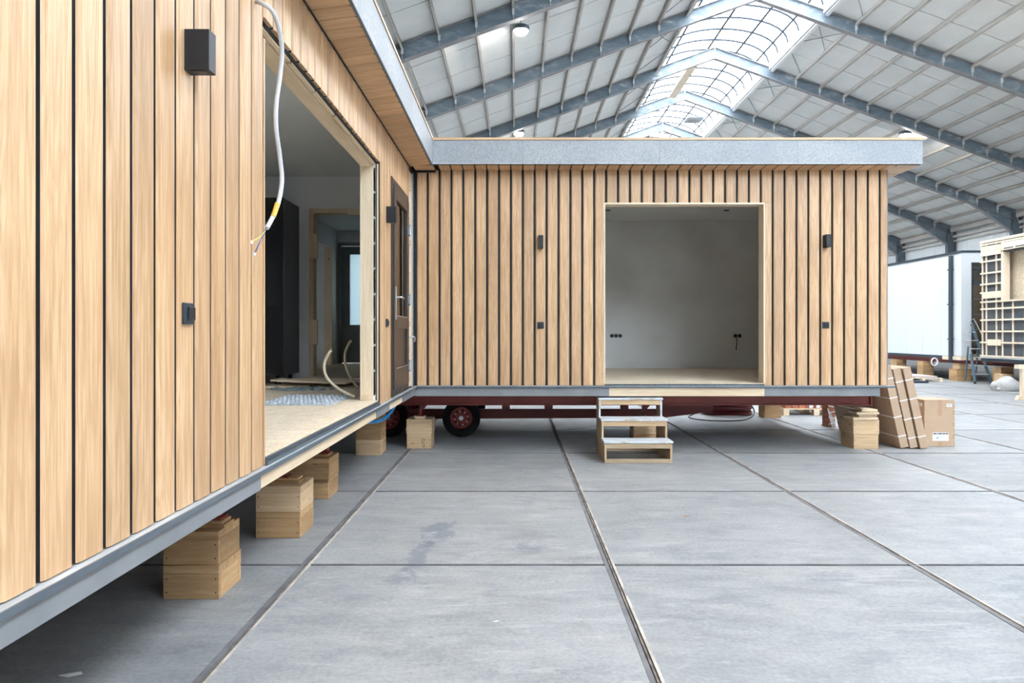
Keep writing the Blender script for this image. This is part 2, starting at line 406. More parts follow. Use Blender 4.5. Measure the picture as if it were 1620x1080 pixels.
# walls
wr = root('wall_right', kind='structure', loc=(RX+HX, 0, 0))
WXR = RX+HX+.35
yy = Y0; pm = None
npan = int((Y1-Y0)/1.0)
for k in range(npan):
    y = Y0+k
    if pm is None:
        o = B(WXR, WXR+.12, y+.004, y+.996, 0, 7.9).build('wall_panel', 'wallpanel', wr, bevel=.008); pm = o.data
    else: inst('wall_panel', pm, wr, (WXR+.06, y+.5, 0))
for y in YF:
    mb = MB()
    xw = RX+HX
    mb.box(xw-.15, xw+.3, y-.008, y+.008, 0, 7.35)                 # web
    mb.box(xw-.165, xw-.15, y-.11, y+.11, 0, 7.35); mb.box(xw+.3, xw+.315, y-.11, y+.11, 0, 7.35)
    c = mb.build('column', 'column', wr)
    if y > 20:
        B(xw-.16, xw+.31, y-.1, y+.1, 6.0, 6.02).build('column_stiffener', 'column', wr)
    for s in (-1, 1):
        MB().bar((xw+.1, y+s*1.0, 5.9-.9), (xw+.1, y+s*.08, 5.9), .06, .06).build('knee_brace', 'column', wr)
for z, hh, xo in ((7.15, .22, .05), (6.85, .14, .18), (6.62, .09, .22), (4.2, .1, .24)):
    B(RX+HX+xo, RX+HX+xo+.09, Y0, Y1, z, z+hh).build('eaves_rail', 'purlin', wr)
wl = root('wall_left', kind='structure', loc=(RX-HX, 0, 0))
B(RX-HX-.5, RX-HX-.35, Y0, Y1, 0, 7.9).build('wall_panel', 'wallpanel', wl)
wb = root('wall_back', kind='structure', loc=(RX, Y1, 0))
def gable(y0, y1, parent, hole=None):
    pts = [(RX-HX-.5, 0), (RX+HX+.5, 0), (RX+HX+.5, 7.5), (RX, 13.4), (RX-HX-.5, 7.5)]
    MB().prism(pts, 'Y', y0, y1).build('gable_panel', 'wallpanel', parent)
gable(Y1, Y1+.2, wb)
wf = root('wall_front', kind='structure', loc=(RX, Y0, 0))
for (x0, x1, z0, z1, xm) in ((RX-HX-.5, 2.0, 0, 0, 0),):
    MB().prism([(RX-HX-.5, 0), (2.2, 0), (2.2, 11.35), (RX-HX-.5, 7.5)], 'Y', Y0-.2, Y0).build('gable_panel', 'wallpanel', wf)
MB().prism([(14.3, 0), (RX+HX+.5, 0), (RX+HX+.5, 7.5), (14.3, 11.35)], 'Y', Y0-.2, Y0).build('gable_panel', 'wallpanel', wf)
B(2.2, 14.3, Y0-.2, Y0, 0, 6.6).build('gable_panel', 'wallpanel', wf)
MB().prism([(2.2, 10.6), (14.3, 10.6), (14.3, 11.35), (RX, 13.4), (2.2, 11.35)], 'Y', Y0-.2, Y0).build('gable_panel', 'wallpanel', wf)
gw = root('added_light_window', kind='structure', loc=(RX, Y0, 6.6))  # unseen gable window, added to throw frontal light on the facing cabin
for k in range(6): B(2.2+k*12.1/6+.03, 2.2+(k+1)*12.1/6-.03, Y0-.12, Y0-.11, 6.6, 10.6).build('pane', 'poly', gw)
for k in range(7): B(2.2+k*12.1/6-.04, 2.2+k*12.1/6+.04, Y0-.16, Y0-.04, 6.6, 10.6).build('mullion', 'column', gw)

# ceiling: rafters, purlins, panels
cl = root('ceiling', kind='structure', loc=(RX, 0, 0))
DEP = .47; FL = .10
def rafter(y, s):
    mb = MB()
    x0, x1 = RX, RX+s*(HX+.05)
    def quad(za, zb, ya, yb):
        pts = [(x0, zr(x0)+za), (x1, zr(x1)+za), (x1, zr(x1)+zb), (x0, zr(x0)+zb)]
        mb.prism(pts, 'Y', ya, yb)
    quad(.016, DEP-.016, y-.006, y+.006)
    o = mb.build('rafter', 'steel', cl)
    mb = MB()
    quad(0, .018, y-FL, y+FL); quad(DEP-.018, DEP, y-FL, y+FL)
    mb.build('flange', 'steelflange', o)
    mb = MB()    # haunch at the column
    xa, xb = RX+s*(HX-2.1), RX+s*(HX-.15)
    mb.prism([(xa, zr(xa)), (xb, zr(xb)), (xb, zr(xb)-.62)], 'Y', y-.006, y+.006); mb.build('haunch_web', 'steel', o); mb = MB()
    mb.prism([(xa, zr(xa)-.005), (xb, zr(xb)-.62), (xb, zr(xb)-.64), (xa, zr(xa)-.025)], 'Y', y-FL, y+FL)
    mb.build('haunch', 'steelflange', o)
    mb = MB()
    mb.box(RX-.012, RX+.012, y-FL, y+FL, zr(RX)-.01, zr(RX)+DEP+.02) if s == 1 else None
    if s == 1: mb.build('apex_plate', 'purlinwhite', o)
SKX = 2.25
offs = [SKX+.12+.99*k for k in range(15)]
for y in YF:
    for s in (-1, 1): rafter(y, s)
sl = math.atan(SL)
PB = DEP-.15                        # purlin underside above the rafter underside
def purlin_mesh(s, wd=.075, dp=.17):
    # lipped channel, origin at its lower outer corner; runs 0..5 along Y
    mb = MB(); t = .012
    mb.box(-wd/2, wd/2, .0, 5.0, 0, t); mb.box(-wd/2, wd/2, 0, 5.0, dp-t, dp); 
    mb.box(-s*wd/2, -s*(wd/2-t), 0, 5.0, 0, dp); mb.box(s*wd/2, s*(wd/2-t*.6), 0, 5, 0, .03)
    me = bpy.data.meshes.new('purlin'); me.from_pydata([tuple(v) for v in mb.v], [], mb.f)
    me.materials.append(M['purlin']); return me
pme = {s: purlin_mesh(s) for s in (-1, 1)}
pme2 = {s: purlin_mesh(s, .12, .30) for s in (-1, 1)}
hid = MB(); cle = {}
for bi in range(len(YF)-1):
    ya = YF[bi]
    for s in (-1, 1):
        for k, of in enumerate(offs):
            x = RX+s*of; z = zr(x)+PB
            if ya >= 13.2 and ya < 55 and k > -1:
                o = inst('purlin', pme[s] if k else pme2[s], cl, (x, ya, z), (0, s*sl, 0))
                if k == 0 and s == 1:
                    o.data = o.data.copy() if ya == 13.3 else o.data
            else: hid.box(x-.04, x+.04, ya, ya+5, z, z+.17)
hid.build('purlin_beyond', 'purlin', cl, kind='stuff')
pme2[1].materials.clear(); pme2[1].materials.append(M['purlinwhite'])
for o in bpy.data.objects:
    if o.data and getattr(o.data, 'name', '').startswith('purlin') and o.type == 'MESH' and o.location.x > 0 and abs(o.location.x-offs[0]) < .02 and o['kind'] is None if 'kind' in o else False: pass
for y in YF:                        # cleats where purlins meet the rafters
    if y < 13: continue
    mb = MB()
    for s in (-1, 1):
        for of in offs[1:]:
            x = RX+s*of; z = zr(x)
            mb.box(x-.03, x+.03, y-.085, y-.006, z+.17, z+PB+.02); mb.box(x-.006, x+.006, y-.07, y-.006, z+.03, z+.17)
    mb.build('cleats', 'cleat', cl, kind='stuff')
# roof panels: three per bay and slope
ZP = DEP+.03
for s in (-1, 1):
    pmesh = None
    for bi in range(len(YF)-1):
        for q in range(3):
            ya = YF[bi]+q*5/3
            if pmesh is None:
                xa, xb = RX+s*(SKX+.05), RX+s*(HX+.6)
                pts = [(xa, zr(xa)+ZP), (xb, zr(xb)+ZP), (xb, zr(xb)+ZP+.1), (xa, zr(xa)+ZP+.1)]
                o = MB().prism(pts, 'Y', ya+.022, ya+5/3-.022).build('roof_panel', 'roofpanel', cl, bevel=.008); pmesh = o.data; base = W[o].copy()
            else:
                inst('roof_panel', pmesh, cl, (base.x, base.y+(bi*3+q)*5/3, base.z))
    xa, xb = RX+s*(SKX+.02), RX+s*(HX+.7)
    MB().prism([(xa, zr(xa)+ZP+.09), (xb, zr(xb)+ZP+.09), (xb, zr(xb)+ZP+.2), (xa, zr(xa)+ZP+.2)], 'Y', Y0-.3, Y1+.3).build('roof_covering', 'rooftop', cl)
# tie rods next to the skylight
for bi in range(len(YF)-1):
    ya = YF[bi]
    if not 13 < ya < 50: continue
    for s in (-1, 1):
        xa, xb = RX+s*(SKX+.2), RX+s*(SKX+1.1)
        for k, (u, v) in enumerate(((.8, 2.3), (2.3, .8), (3.2, 4.5))):
            MB().tube([(xa, ya+u, zr(xa)+DEP-.02), (xb, ya+v, zr(xb)+DEP-.02)], .012, 5).build('tie_rod', 'steel', cl)

# skylight
sk = root('window_1', kind='structure', loc=(RX, 0, 12.6))
zc = zr(RX+SKX)+DEP+.06
for s in (-1, 1):
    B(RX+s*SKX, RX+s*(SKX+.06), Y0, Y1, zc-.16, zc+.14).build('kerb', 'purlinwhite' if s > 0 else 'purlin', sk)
RISE = 1.0
def arc(t): a = t*PI/2*.98; return (RX+SKX*math.sin(a)/math.sin(PI/2*.98), zc+.12+RISE*math.cos(a)**.9 if math.cos(a) > 0 else zc+.12)
NS = 16
apts = [arc(-1+2*i/NS) for i in range(NS+1)]
pme_ = None
for k in range(int(Y1-Y0)):
    y = Y0+k
    if pme_ is None:
        mb = MB(); vs = [(p[0], y+.02, p[1]) for p in apts]+[(p[0], y+.98, p[1]) for p in apts]
        mb.add(vs, [(i, i+1, i+NS+2, i+NS+1) for i in range(NS)])
        o = mb.build('pane', 'poly', sk); pme_ = o.data; pb = W[o].copy()
        mb = MB().tube([(p[0], y, p[1]-.03) for p in apts], .042, 5); r_ = mb.build('glazing_rib', 'glazing', sk); rme = r_.data; rb = W[r_].copy()
    else:
        inst('pane', pme_, sk, pb+Vector((0, k, 0))); inst('glazing_rib', rme, sk, rb+Vector((0, k, 0)))
for i in (4, 8, 11, 14):
    B(apts[i][0]-.04, apts[i][0]+.04, Y0, Y1, apts[i][1]-.03, apts[i][1]).build('glazing_bar', 'glazing', sk)
for yv in (Y0, Y1):
    mb = MB(); vs = [(p[0], yv, p[1]) for p in apts]+[(apts[-1][0], yv, zc-.1), (apts[0][0], yv, zc-.1)]
    mb.add(vs, [tuple(range(len(vs)))]).build('end_pane', 'poly', sk)
# plank and vent hatch hung in the skylight
t = B(7.42, 7.76, 28.4, 33.1, 12.90, 12.96).build('timber_plank', 'birch'); tag(t, 'loose pale timber plank lying across the skylight between two roof frames', 'plank')
v = root('vent_hatch', 'dark grey louvred vent hatch high in the far skylight', 'vent', (9.6, 37.0, 12.98))
B(9.2, 10.1, 36.4, 37.3, 13.0, 13.06).build('frame', 'steel', v)
for k in range(5): B(9.24, 10.06, 36.46+.17*k, 36.56+.17*k, 12.96, 12.99).build('louvre', 'steelflange', v)

# high-bay lamps
def lamp(x, y, label):
    z = zr(x)+.24
    r = root('high_bay_lamp', label, 'lamp', (x, y, z), 'high bay lamps under the hall roof')
    MB().cyl((x, y, z-.1), (x, y, z-.22), .24, 24).build('housing', 'slate', r, bevel=.01)
    MB().tube([(x, y, z-.221), (x, y, z-.25), (x, y, z-.29), (x, y, z-.315), (x, y, z-.325)], [.19, .185, .15, .09, .02], 20).build('lens', 'lamp', r, smooth=True)
    MB().cyl((x, y, z+.22), (x, y, z-.1), .012, 6).build('hanger', 'steel', r)
LL = {(0, 2): 'glaring high bay lamp under the left roof slope, highest of the lamps in view',
      (0, 3): 'glaring round high bay lamp just above the left end of the far cabin roof edge',
      (1, 3): 'glaring round high bay lamp just above the right corner of the far cabin roof'}
for i, x in enumerate((.16, 16.5)):
    for k in range(0, 5):
        y = -.5+9.8*k
        lamp(x, y, LL.get((i, k), 'round high bay lamp under the hall roof outside or hidden from the view'))

# ================================================================= LEFT CABIN (L)
XW = -1.254; LZ0, LZ1 = .84, 3.475
YA, YB = 3.43, 6.30; ZO = 3.07; ZF = .88
YD0, YD1 = 6.885, 7.97
LY0, LY1 = -3.2, 14.1
cab = root('modular_cabin', 'oak-clad site cabin along the left with a wide opening and a brown door', 'building', (XW, 5, .72))
XB = XW-TH                                           # backing plane
XI = XW-.17                                          # inner face of the front wall
# wall bodies
for (y0, y1, z0, z1) in ((LY0, YA, .84, 3.6), (YA, YB, ZO+.0, 3.6), (YB, YD0, .84, 3.6), (YD0, YD1, 3.09, 3.6), (YD1, 8.75, .84, 3.6)):
    B(XI, XB-.012, y0, y1, z0, z1).build('wall_core', 'white', cab)
    B(XB-.011, XB, y0+.001, y1-.001, z0, z1-.002).build('wall_membrane', 'membrane', cab)
# boards
p = .1456; rz90 = (0, 0, PI/2)
k0 = -34
for k in range(k0, 46):
    y = 1.8137+p*k; w_ = BW
    if y+w_ < 3.425 or y > 3.43:
        if y+w_ <= YA: z0, z1 = LZ0, LZ1
        elif y < YB-.05 and y+w_ > YA:
            z0, z1 = ZO+.012, LZ1
        elif YB-.05 <= y < YD0-.06: z0, z1 = LZ0, LZ1
        elif y < YD1: z0, z1 = 3.10, LZ1
        else: z0, z1 = LZ0, LZ1
        if y+w_ > 8.08: continue
        inst('cladding_board', board_mesh(z1-z0), cab, (XB, y, z0), rz90)
    elif y < 3.43:
        inst('cladding_board', board_mesh(LZ1-ZO-.012), cab, (XB, y, ZO+.012), rz90)
B(XB, XW-.002, 3.412, 3.428, LZ0, LZ1-.5).build('cladding_edge', 'cladZ', cab)
# door-side boards below the header band at the corner
# base ledge, base boards
B(XW-.02, XW+.034, LY0, 8.445, .827, .835).build('ledge', 'ledge', cab)
B(XW+.028, XW+.036, LY0, 8.44, .815, .836).build('ledge_edge', 'ledgeedge', cab)
for (y0, y1, mt, nm) in ((LY0, 3.32, 'fibre', 'base_board'), (3.32, 6.1, 'pineY', 'base_beam'), (6.1, 6.72, 'fibre', 'base_board'), (6.72, 7.5, 'pineY', 'base_beam'), (7.5, 8.52, 'fibre', 'base_board')):
    th_ = .018 if mt == 'fibre' else .012
    B(XW-.02, XW+th_, y0+.001, y1-.001, .74 if mt == 'fibre' else .742, .806).build(nm, mt, cab)
    B(XW-.14, XW-.021, y0+.001, y1-.001, .73, .82).build('base_joist', 'pineY', cab)
# sill in the opening
B(XW-.012, XW+.004, YA, YB, .835, .874).build('sill_strip', 'rubber_strip', cab)
B(XW+.004, XW+.012, YA, YB, .836, .852).build('sill_seal', 'ledgeedge', cab)
B(XI-.02, XW-.012, YA, YB, .82, .88).build('sill_board', 'osb', cab)
# floor, ceiling, other walls
B(-5.0, XI-.02, LY0, LY1, .76, .88).build('floor_deck', 'osb', cab)
B(-5.0, XI-.02, LY0, LY1, .735, .758).build('added_shade_sheet', 'membrane', cab)  # dark sheet added below the deck to deepen the shade under the cabin
B(-5.0, XI, LY0, LY1, 3.6, 3.66).build('ceiling_lining', 'white', cab)
for (y0, y1, z0, z1) in ((LY0, 3.2, .76, 3.66), (3.2, 8.2, 3.3, 3.66), (3.2, 8.2, .76, 1.0), (8.2, 10.2, .76, 3.66), (10.2, 13.0, 3.3, 3.66), (10.2, 13, .76, 1.2), (13, LY1, .76, 3.66)):  # unseen openings added in the rear wall to brighten the rooms
    B(-5.15, -5.0, y0, y1, z0, z1).build('rear_wall', 'white', cab)
B(-5.0, XI, LY0-.12, LY0, .76, 3.66).build('end_wall', 'white', cab)
B(-5.15, -1.0, LY0-.3, LY1+.2, 3.67, 3.83).build('roof_deck', 'rooftop', cab)
# opening frame: lintel underside, post
B(XI, XI+.105, YA, YB, ZO-.03, ZO).build('lintel_board', 'pineY', cab)
for k in range(6):
    y0 = YA+.03+k*.478
    B(XI+.110, XI+.136, y0, y0+.45, ZO-.018, ZO).build('lintel_block', 'pineY', cab)
B(XI+.105, XW-.024, YA, YB, ZO-.006, ZO+.004).build('lintel_gasket', 'membrane', cab)
B(XI-.005, XI+.006, YB-.006, YB+.12, .88, ZO-.03).build('jamb_ply', 'birch', cab)
B(XI+.007, XI+.112, YB-.002, YB+.12, .88, ZO-.03).build('post', 'pineZ', cab)
B(XI+.007, XI+.112, YB-.010, YB-.003, .885, .93).build('post_block', 'pineZ', cab)
B(XI+.113, XW-.010, YB+.008, YB+.032, .88, ZO-.006).build('post_batten', 'pineZ', cab)
for k in range(9):
    B(XI+.116, XI+.136, YB, YB+.008, .93+k*.235, 1.145+k*.235).build('spacer_block', 'pineZ', cab)
B(XW-.009, XW+.0, YB+.012, YB+.034, .84, ZO+.02).build('cladding_edge_trim', 'black', cab)
B(XI-.005, XI+.11, YA-.1, YA+.004, .88, ZO-.03).build('post', 'pineZ', cab)
# soffit + fascia
M3 = Matrix(((0, 0, 1), (1, 0, 0), (0, 1, 0)))       # columns: x->Y, y->Z, z->X
tilt = math.atan2(.035, .25)
eu = (Matrix.Rotation(-tilt, 3, 'Y') @ M3).to_euler()
for k in range(k0-1, 44):
    y = 1.8137+p*k+.05
    if y+.138 > 8.21: break
    inst('soffit_board', board_mesh(.268, .135, 'cladZ', .014), cab, (XW-.014, y, 3.490), eu)
B(XW-.02, -1.0, LY0, 8.2, 3.535, 3.66).build('soffit_backing', 'membrane', cab)
B(XW-.002, XW+.008, LY0, 8.2, 3.462, 3.474).build('soffit_shadow_gap', 'membrane', cab)
yy_ = [LY0, -.7, 1.8, 4.3, 6.8, 8.214]
for a, b_ in zip(yy_[:-1], yy_[1:]):
    B(-1.006, -.992, a+.0008, b_-.0008, 3.525, 3.822).build('fascia', 'galv', cab)
B(-1.02, -.984, LY0, 8.196, 3.823, 3.85).build('roof_trim', 'cladY', cab)
B(-1.02, -.988, LY0, 8.206, 3.512, 3.524).build('fascia_lip', 'ledgeedge', cab)

# cabin door
dr = MB()
YDa, YDb, DZ0, DZ1 = YD0, YD1, .865, 3.085
fx = XW+.012
dr.box(XB, fx, YDa, YDa+.06, DZ0, DZ1).box(XB, fx, YDb-.06, YDb, DZ0, DZ1).box(XB, fx, YDa+.06, YDb-.06, DZ1-.06, DZ1).box(XB, fx, YDa+.06, YDb-.06, DZ0, DZ0+.06)
frame = dr.build('door_frame', 'brown', cab, bevel=.003)
lf = MB(); a, b_ = YDa+.062, YDb-.062; X0, X1 = XB, fx+.014
lf.box(X0, X1, a, a+.13, DZ0+.062, DZ1-.062).box(X0, X1, b_-.13, b_, DZ0+.062, DZ1-.062)
lf.box(X0, X1, a+.13, b_-.13, DZ1-.20, DZ1-.062).box(X0, X1, a+.13, b_-.13, DZ0+.062, DZ0+.27).box(X0, X1, a+.13, b_-.13, 1.55, 1.68)
door = lf.build('door', 'brown', cab, bevel=.004)
B(X1-.03, X1-.024, a+.13, b_-.13, 1.68, DZ1-.20).build('door_pane', 'glass', door)
B(XB-.005, X1-.022, a+.13, b_-.13, DZ0+.27, 1.55).build('door_panel', 'brown', door)
for z in (1.685, DZ0+.275): B(X1-.012, X1+.004, a+.12, b_-.12, z-.008, z).build('panel_bead', 'steelbare', door)
h = MB().box(X1, X1+.012, a+.04, a+.075, 1.64, 1.98); h.build('handle_plate', 'steelbare', door, bevel=.003)
MB().tube(smoothpath([(X1+.01, a+.057, 1.87), (X1+.06, a+.057, 1.87), (X1+.064, a+.09, 1.87), (X1+.062, a+.19, 1.865)], 4), .010, 8).build('door_handle', 'steelbare', door, smooth=True)
for z in (1.06, 1.82, 2.62):
    MB().cyl((X1+.012, b_+.005, z), (X1+.012, b_+.005, z+.13), .016, 12).box(X1-.004, X1+.014, b_-.05, b_+.035, z+.02, z+.11).build('hinge', 'steelbare', door)
# bare battens between door and corner
B(XB-.012, XB+.004, 8.07, 8.40, .86, 3.45).build('edge_ply', 'birch', cab)
for k in range(8): B(XB+.004, XB+.024, 8.13, 8.20, .93+k*.325, .99+k*.325).build('peg_block', 'pineZ', cab)
B(XB, XW-.004, 8.40, 8.43, .84, 3.47).build('corner_profile', 'galv', cab)
B(XB-.01, XW+.006, 8.432, 8.49, .84, 3.50).build('corner_strip', 'black', cab)
MB().tube(smoothpath([(XB+.005, 8.1, 1.45), (XW+.04, 8.12, 1.46), (XW+.05, 8.2, 1.44), (XW+.03, 8.3, 1.40)], 5), .010, 8).build('cable_stub', 'conduit', cab, smooth=True)

# partition with doorway and the rooms behind it
PY = 9.15
for (x0, x1, z0, z1) in ((-5.0, -2.76, .88, 3.6), (-2.76, -1.75, 3.17, 3.6), (-1.75, XI, .88, 3.6)):
    B(x0, x1, PY, PY+.12, z0, z1).build('partition', 'white', cab)
B(-2.76, -2.70, PY-.012, PY+.13, .88, 3.17).build('doorway_post', 'pineZ', cab)
B(-1.81, -1.75, PY-.012, PY+.13, .88, 3.17).build('doorway_post', 'pineZ', cab)
B(-2.70, -1.81, PY-.012, PY+.13, 3.11, 3.17).build('doorway_head', 'pineX', cab)
B(-2.24, -1.9, PY-.03, PY-.012, 3.08, 3.16).build('doorway_offcut', 'birch', cab)
for z in (2.5, 1.35):
    B(-2.74, -2.64, PY-.05, PY-.013, z, z+.33).build('doorway_block', 'pineZ', cab)
B(-3.76, -3.64, PY+.12, 12.5, .88, 3.6).build('corridor_wall', 'white', cab)
B(-3.76, -3.64, 13.55, LY1, .88, 3.6).build('corridor_wall', 'white', cab)
B(-3.76, -3.64, 12.5, 13.55, 3.2, 3.6).build('corridor_wall', 'white', cab)
B(-3.77, -3.62, 13.49, 13.56, .88, 3.2).build('corridor_post', 'pineZ', cab)
B(XI, XI+.1, 12.3, LY1, .76, 3.6).build('outer_wall', 'white', cab)
for (x0, x1, z0, z1) in ((-5, -3.62, .88, 3.6), (-3.62, -2.6, 3.36, 3.6), (-2.6, XI, .88, 3.6)):
    B(x0, x1, 13.92, 14.1, z0, z1).build('end_wall', 'white', cab)
mb = MB(); x0, x1 = -3.61, -2.61
mb.box(x0, x0+.07, 13.9, 13.98, .88, 3.35).box(x1-.07, x1, 13.9, 13.98, .88, 3.35).box(x0+.07, x1-.07, 13.9, 13.98, 3.28, 3.35)
mb.build('rear_door_frame', 'greypvc', cab)
mb = MB(); x0, x1 = x0+.075, x1-.075
mb.box(x0, x0+.16, 13.93, 14.0, .9, 3.27).box(x1-.16, x1, 13.93, 14.0, .9, 3.27).box(x0+.16, x1-.16, 13.93, 14, 3.11, 3.27).box(x0+.16, x1-.16, 13.93, 14, .9, 1.12).box(x0+.16, x1-.16, 13.93, 14, 1.54, 1.67).box(x0+.16, x1-.16, 13.95, 13.99, 1.12, 1.54)
rd = mb.build('rear_door', 'greypvc', cab)
B(x0+.16, x1-.16, 13.96, 13.97, 1.67, 3.11).build('rear_pane', 'frost', rd)

# things standing in the left cabin
kc = root('tall_cabinet', 'tall glossy black kitchen cabinet on black feet inside the left cabin opening', 'cabinet', (-3.1, 8.55, .88))
B(-3.40, -2.81, 8.27, 8.88, .99, 3.14).build('body', 'darkside', kc)
B(-3.40, -2.80, 8.245, 8.268, .99, 1.80).build('door_front', 'darkcab', kc, bevel=.002)
B(-3.40, -2.80, 8.245, 8.268, 1.81, 3.14).build('door_front', 'darkcab', kc, bevel=.002)
for x in (-3.33, -2.9):
    for y in (8.34, 8.8):
        MB().tube([(x, y, .88), (x, y, .90), (x, y, .905), (x, y, .99)], [.04, .04, .018, .024], 12).build('leg', 'black', kc)
kc2 = root('low_cabinet', 'matt black low kitchen unit standing left of the tall glossy black cabinet', 'cabinet', (-3.75, 8.55, .88))
B(-4.05, -3.42, 8.3, 8.88, .99, 2.2).build('body', 'darkside', kc2)
B(-4.05, -3.42, 8.275, 8.299, .99, 2.2).build('door_front', 'darkcab', kc2, bevel=.002)
for x in (-3.98, -3.5): MB().tube([(x, 8.36, .88), (x, 8.36, .90), (x, 8.36, .905), (x, 8.36, .99)], [.04, .04, .018, .024], 12).build('leg', 'black', kc2)
# knobbly mat
mt = root('knobbed_mat', 'pale grey knobbed underfloor mat lying on the strand-board floor of the left cabin', 'mat', (-2.0, 6.25, .88))
B(-2.22, -1.58, 5.86, 6.72, .881, .890).build('sheet', 'matfoil', mt)
mb = MB()
for i in range(11):
    for j in range(14):
        x, y = -2.19+i*.057, 5.89+j*.061
        if (i+j) % 2 == 0: mb.tube([(x, y, .889), (x, y, .905)], [.020, .013], 7)
mb.build('knobs', 'matfoil', mt, kind='stuff')
for k, (lab, pts) in enumerate((('larger bent beige pipe rising beside the pine post in the left cabin', [(-1.50, 6.42, .9), (-1.66, 6.45, .97), (-1.78, 6.46, 1.08), (-1.81, 6.47, 1.2), (-1.77, 6.46, 1.30), (-1.74, 6.46, 1.34)]),
        ('shorter bent beige pipe behind the larger one beside the pine post', [(-1.72, 7.5, .9), (-1.80, 7.5, 1.0), (-1.86, 7.5, 1.14), (-1.87, 7.5, 1.27), (-1.83, 7.5, 1.38), (-1.80, 7.5, 1.42)]))):
    o = MB().tube(smoothpath(pts, 6), .014, 10).build('bent_pipe', 'pipebeige', smooth=True); tag(o, lab, 'pipe')
o = B(-3.05, -2.4, 7.72, 7.95, .881, .90).build('floor_offcut', 'pineX'); tag(o, 'flat pine offcut under the feet of the tall black cabinet', 'offcut')
o = MB().obox((-2.35, 7.9, .945), (1, .1, -.05), (0, 1, 0), (0, 0, 1), .42, .14, .009).build('floor_offcut', 'pineX'); tag(o, 'thin tilted plywood offcut on the floor before the inner doorway', 'offcut')
o = MB().obox((-2.2, 8.3, .93), (1, 0, 0), (0, 1, 0), (0, 0, 1), .62, .2, .008).build('floor_offcut', 'birch'); tag(o, 'pale board lying flat just before the inner doorway', 'offcut')
o = B(-2.75, -1.5, 8.8, 9.1, .881, .922).build('threshold_plank', 'pineX'); tag(o, 'low pine plank across the inner doorway floor of the left cabin', 'plank')
mb = MB()
for k in range(60):
    x, y = -2.35+R.gauss(0, .13), 7.45+R.gauss(0, .05); s_ = R.uniform(.008, .022)
    mb.obox((x, y, .881+s_*.6), (R.random(), R.random(), .2), (-R.random(), R.random(), 0), (0, 0, 1), s_*1.6, s_, s_*.6)
o = mb.build('rubble', 'concretebits', kind='stuff'); tag(o, 'scatter of grey-green debris bits on the left cabin floor', 'debris')

# ================================================================= FAR CABIN (B)
YW = 8.467; YBk = YW+TH; XR = 4.61; BZ0, BZ1 = .855, 3.52
OX0, OX1, OZ = 1.113, 3.082, 3.115
cb = root('modular_cabin', 'oak-clad site cabin facing the camera with a square opening and long galvanised roof edge', 'building', (1.7, YW, .72))
for (x0, x1, z0, z1) in ((XW, OX0, .85, 3.55), (OX0, OX1, OZ, 3.55), (OX1, XR-.02, .85, 3.55)):
    B(x0, x1, YBk+.012, YW+.17, z0, z1).build('wall_core', 'white', cb)
    B(x0+.001, x1-.001, YBk, YBk+.011, z0, z1-.002).build('wall_membrane', 'membrane', cb)
pb_ = (18.83*YW/1080)
xg0 = (676.3-815)*YW/1080                               # first gap centre
for k in range(-1, 39):
    x = xg0+pb_*k+.0135; w_ = pb_-.0275
    if k == -1: x = (659.5-815)*YW/1080; w_ = xg0-.0135-x
    if k == 38: w_ = XR-x
    z0 = BZ0
    if x > OX0-.06 and x+w_ < OX1+.03: z0 = OZ+.004
    elif x < OX1 < x+w_:                                   # board notched by the opening
        inst('cladding_board', board_mesh(BZ1-OZ-.004, round(w_, 4)), cb, (x, YBk, OZ+.004))
        inst('cladding_board', board_mesh(OZ-BZ0, round(x+w_-OX1-.004, 4)), cb, (OX1+.004, YBk, BZ0))
        inst('soffit_board', board_mesh(.272, round(w_+.013, 4), 'cladZ', .014), cb, (x-.0065, YW+.014, 3.535), (PI/2-math.atan2(.012, .25), 0, 0)); continue
    inst('cladding_board', board_mesh(BZ1-z0, round(w_, 4)), cb, (x, YBk, z0))
    if x > -1.0:
        dy = .272
        o = inst('soffit_board', board_mesh(dy, round(w_+.013, 4), 'cladZ', .014), cb, (x-.0065, YW+.014, 3.535), (PI/2-math.atan2(.012, .25), 0, 0))
B(XR, XR+.012, YW-.0, 12.25, .85, 3.53).build('corner_trim', 'fibre', cb)
B(-1.0, 4.9, 8.25, 12.5, 3.552, 3.83).build('roof_deck', 'rooftop', cb)
B(-1.0, 4.88, 8.24, YW+.01, 3.549, 3.552).build('soffit_backing', 'membrane', cb)
# soffit of the right-hand eave
y = 8.232
while y < 12.3:
    inst('soffit_board', board_mesh(.268, .138, 'cladZ', .014), cb, (XR+.01, y, 3.54), M3.to_euler()); y += .1456
B(XR+.275, XR+.285, YW, 12.5, 3.535, 3.55).build('soffit_edge', 'membrane', cb)
xs = [-.992, .1, 1.74, 3.4, 4.90]
for a, b_ in zip(xs[:-1], xs[1:]):
    B(a+.0008, b_-.0008, 8.208, 8.222, 3.548, 3.822).build('fascia', 'galv', cb)
    B(a+.0008, b_-.0008, 8.2075, 8.224, 3.536, 3.547).build('fascia_drip', 'ledge', cb)
B(4.886, 4.902, 8.223, 12.5, 3.536, 3.822).build('fascia', 'galv', cb)
B(-.984, 4.915, 8.197, 8.235, 3.823, 3.85).build('roof_trim', 'cladX', cb)
B(-1.0, 4.88, 8.212, 8.235, 3.527, 3.536).build('vent_strip', 'membrane', cb)
B(XW+.02, -.99, 8.215, 8.445, 3.516, 3.53).build('corner_cover', 'cladX', cb)
B(XW+.02, -.985, 8.446, 8.464, 3.49, 3.53).build('corner_bead', 'black', cb)
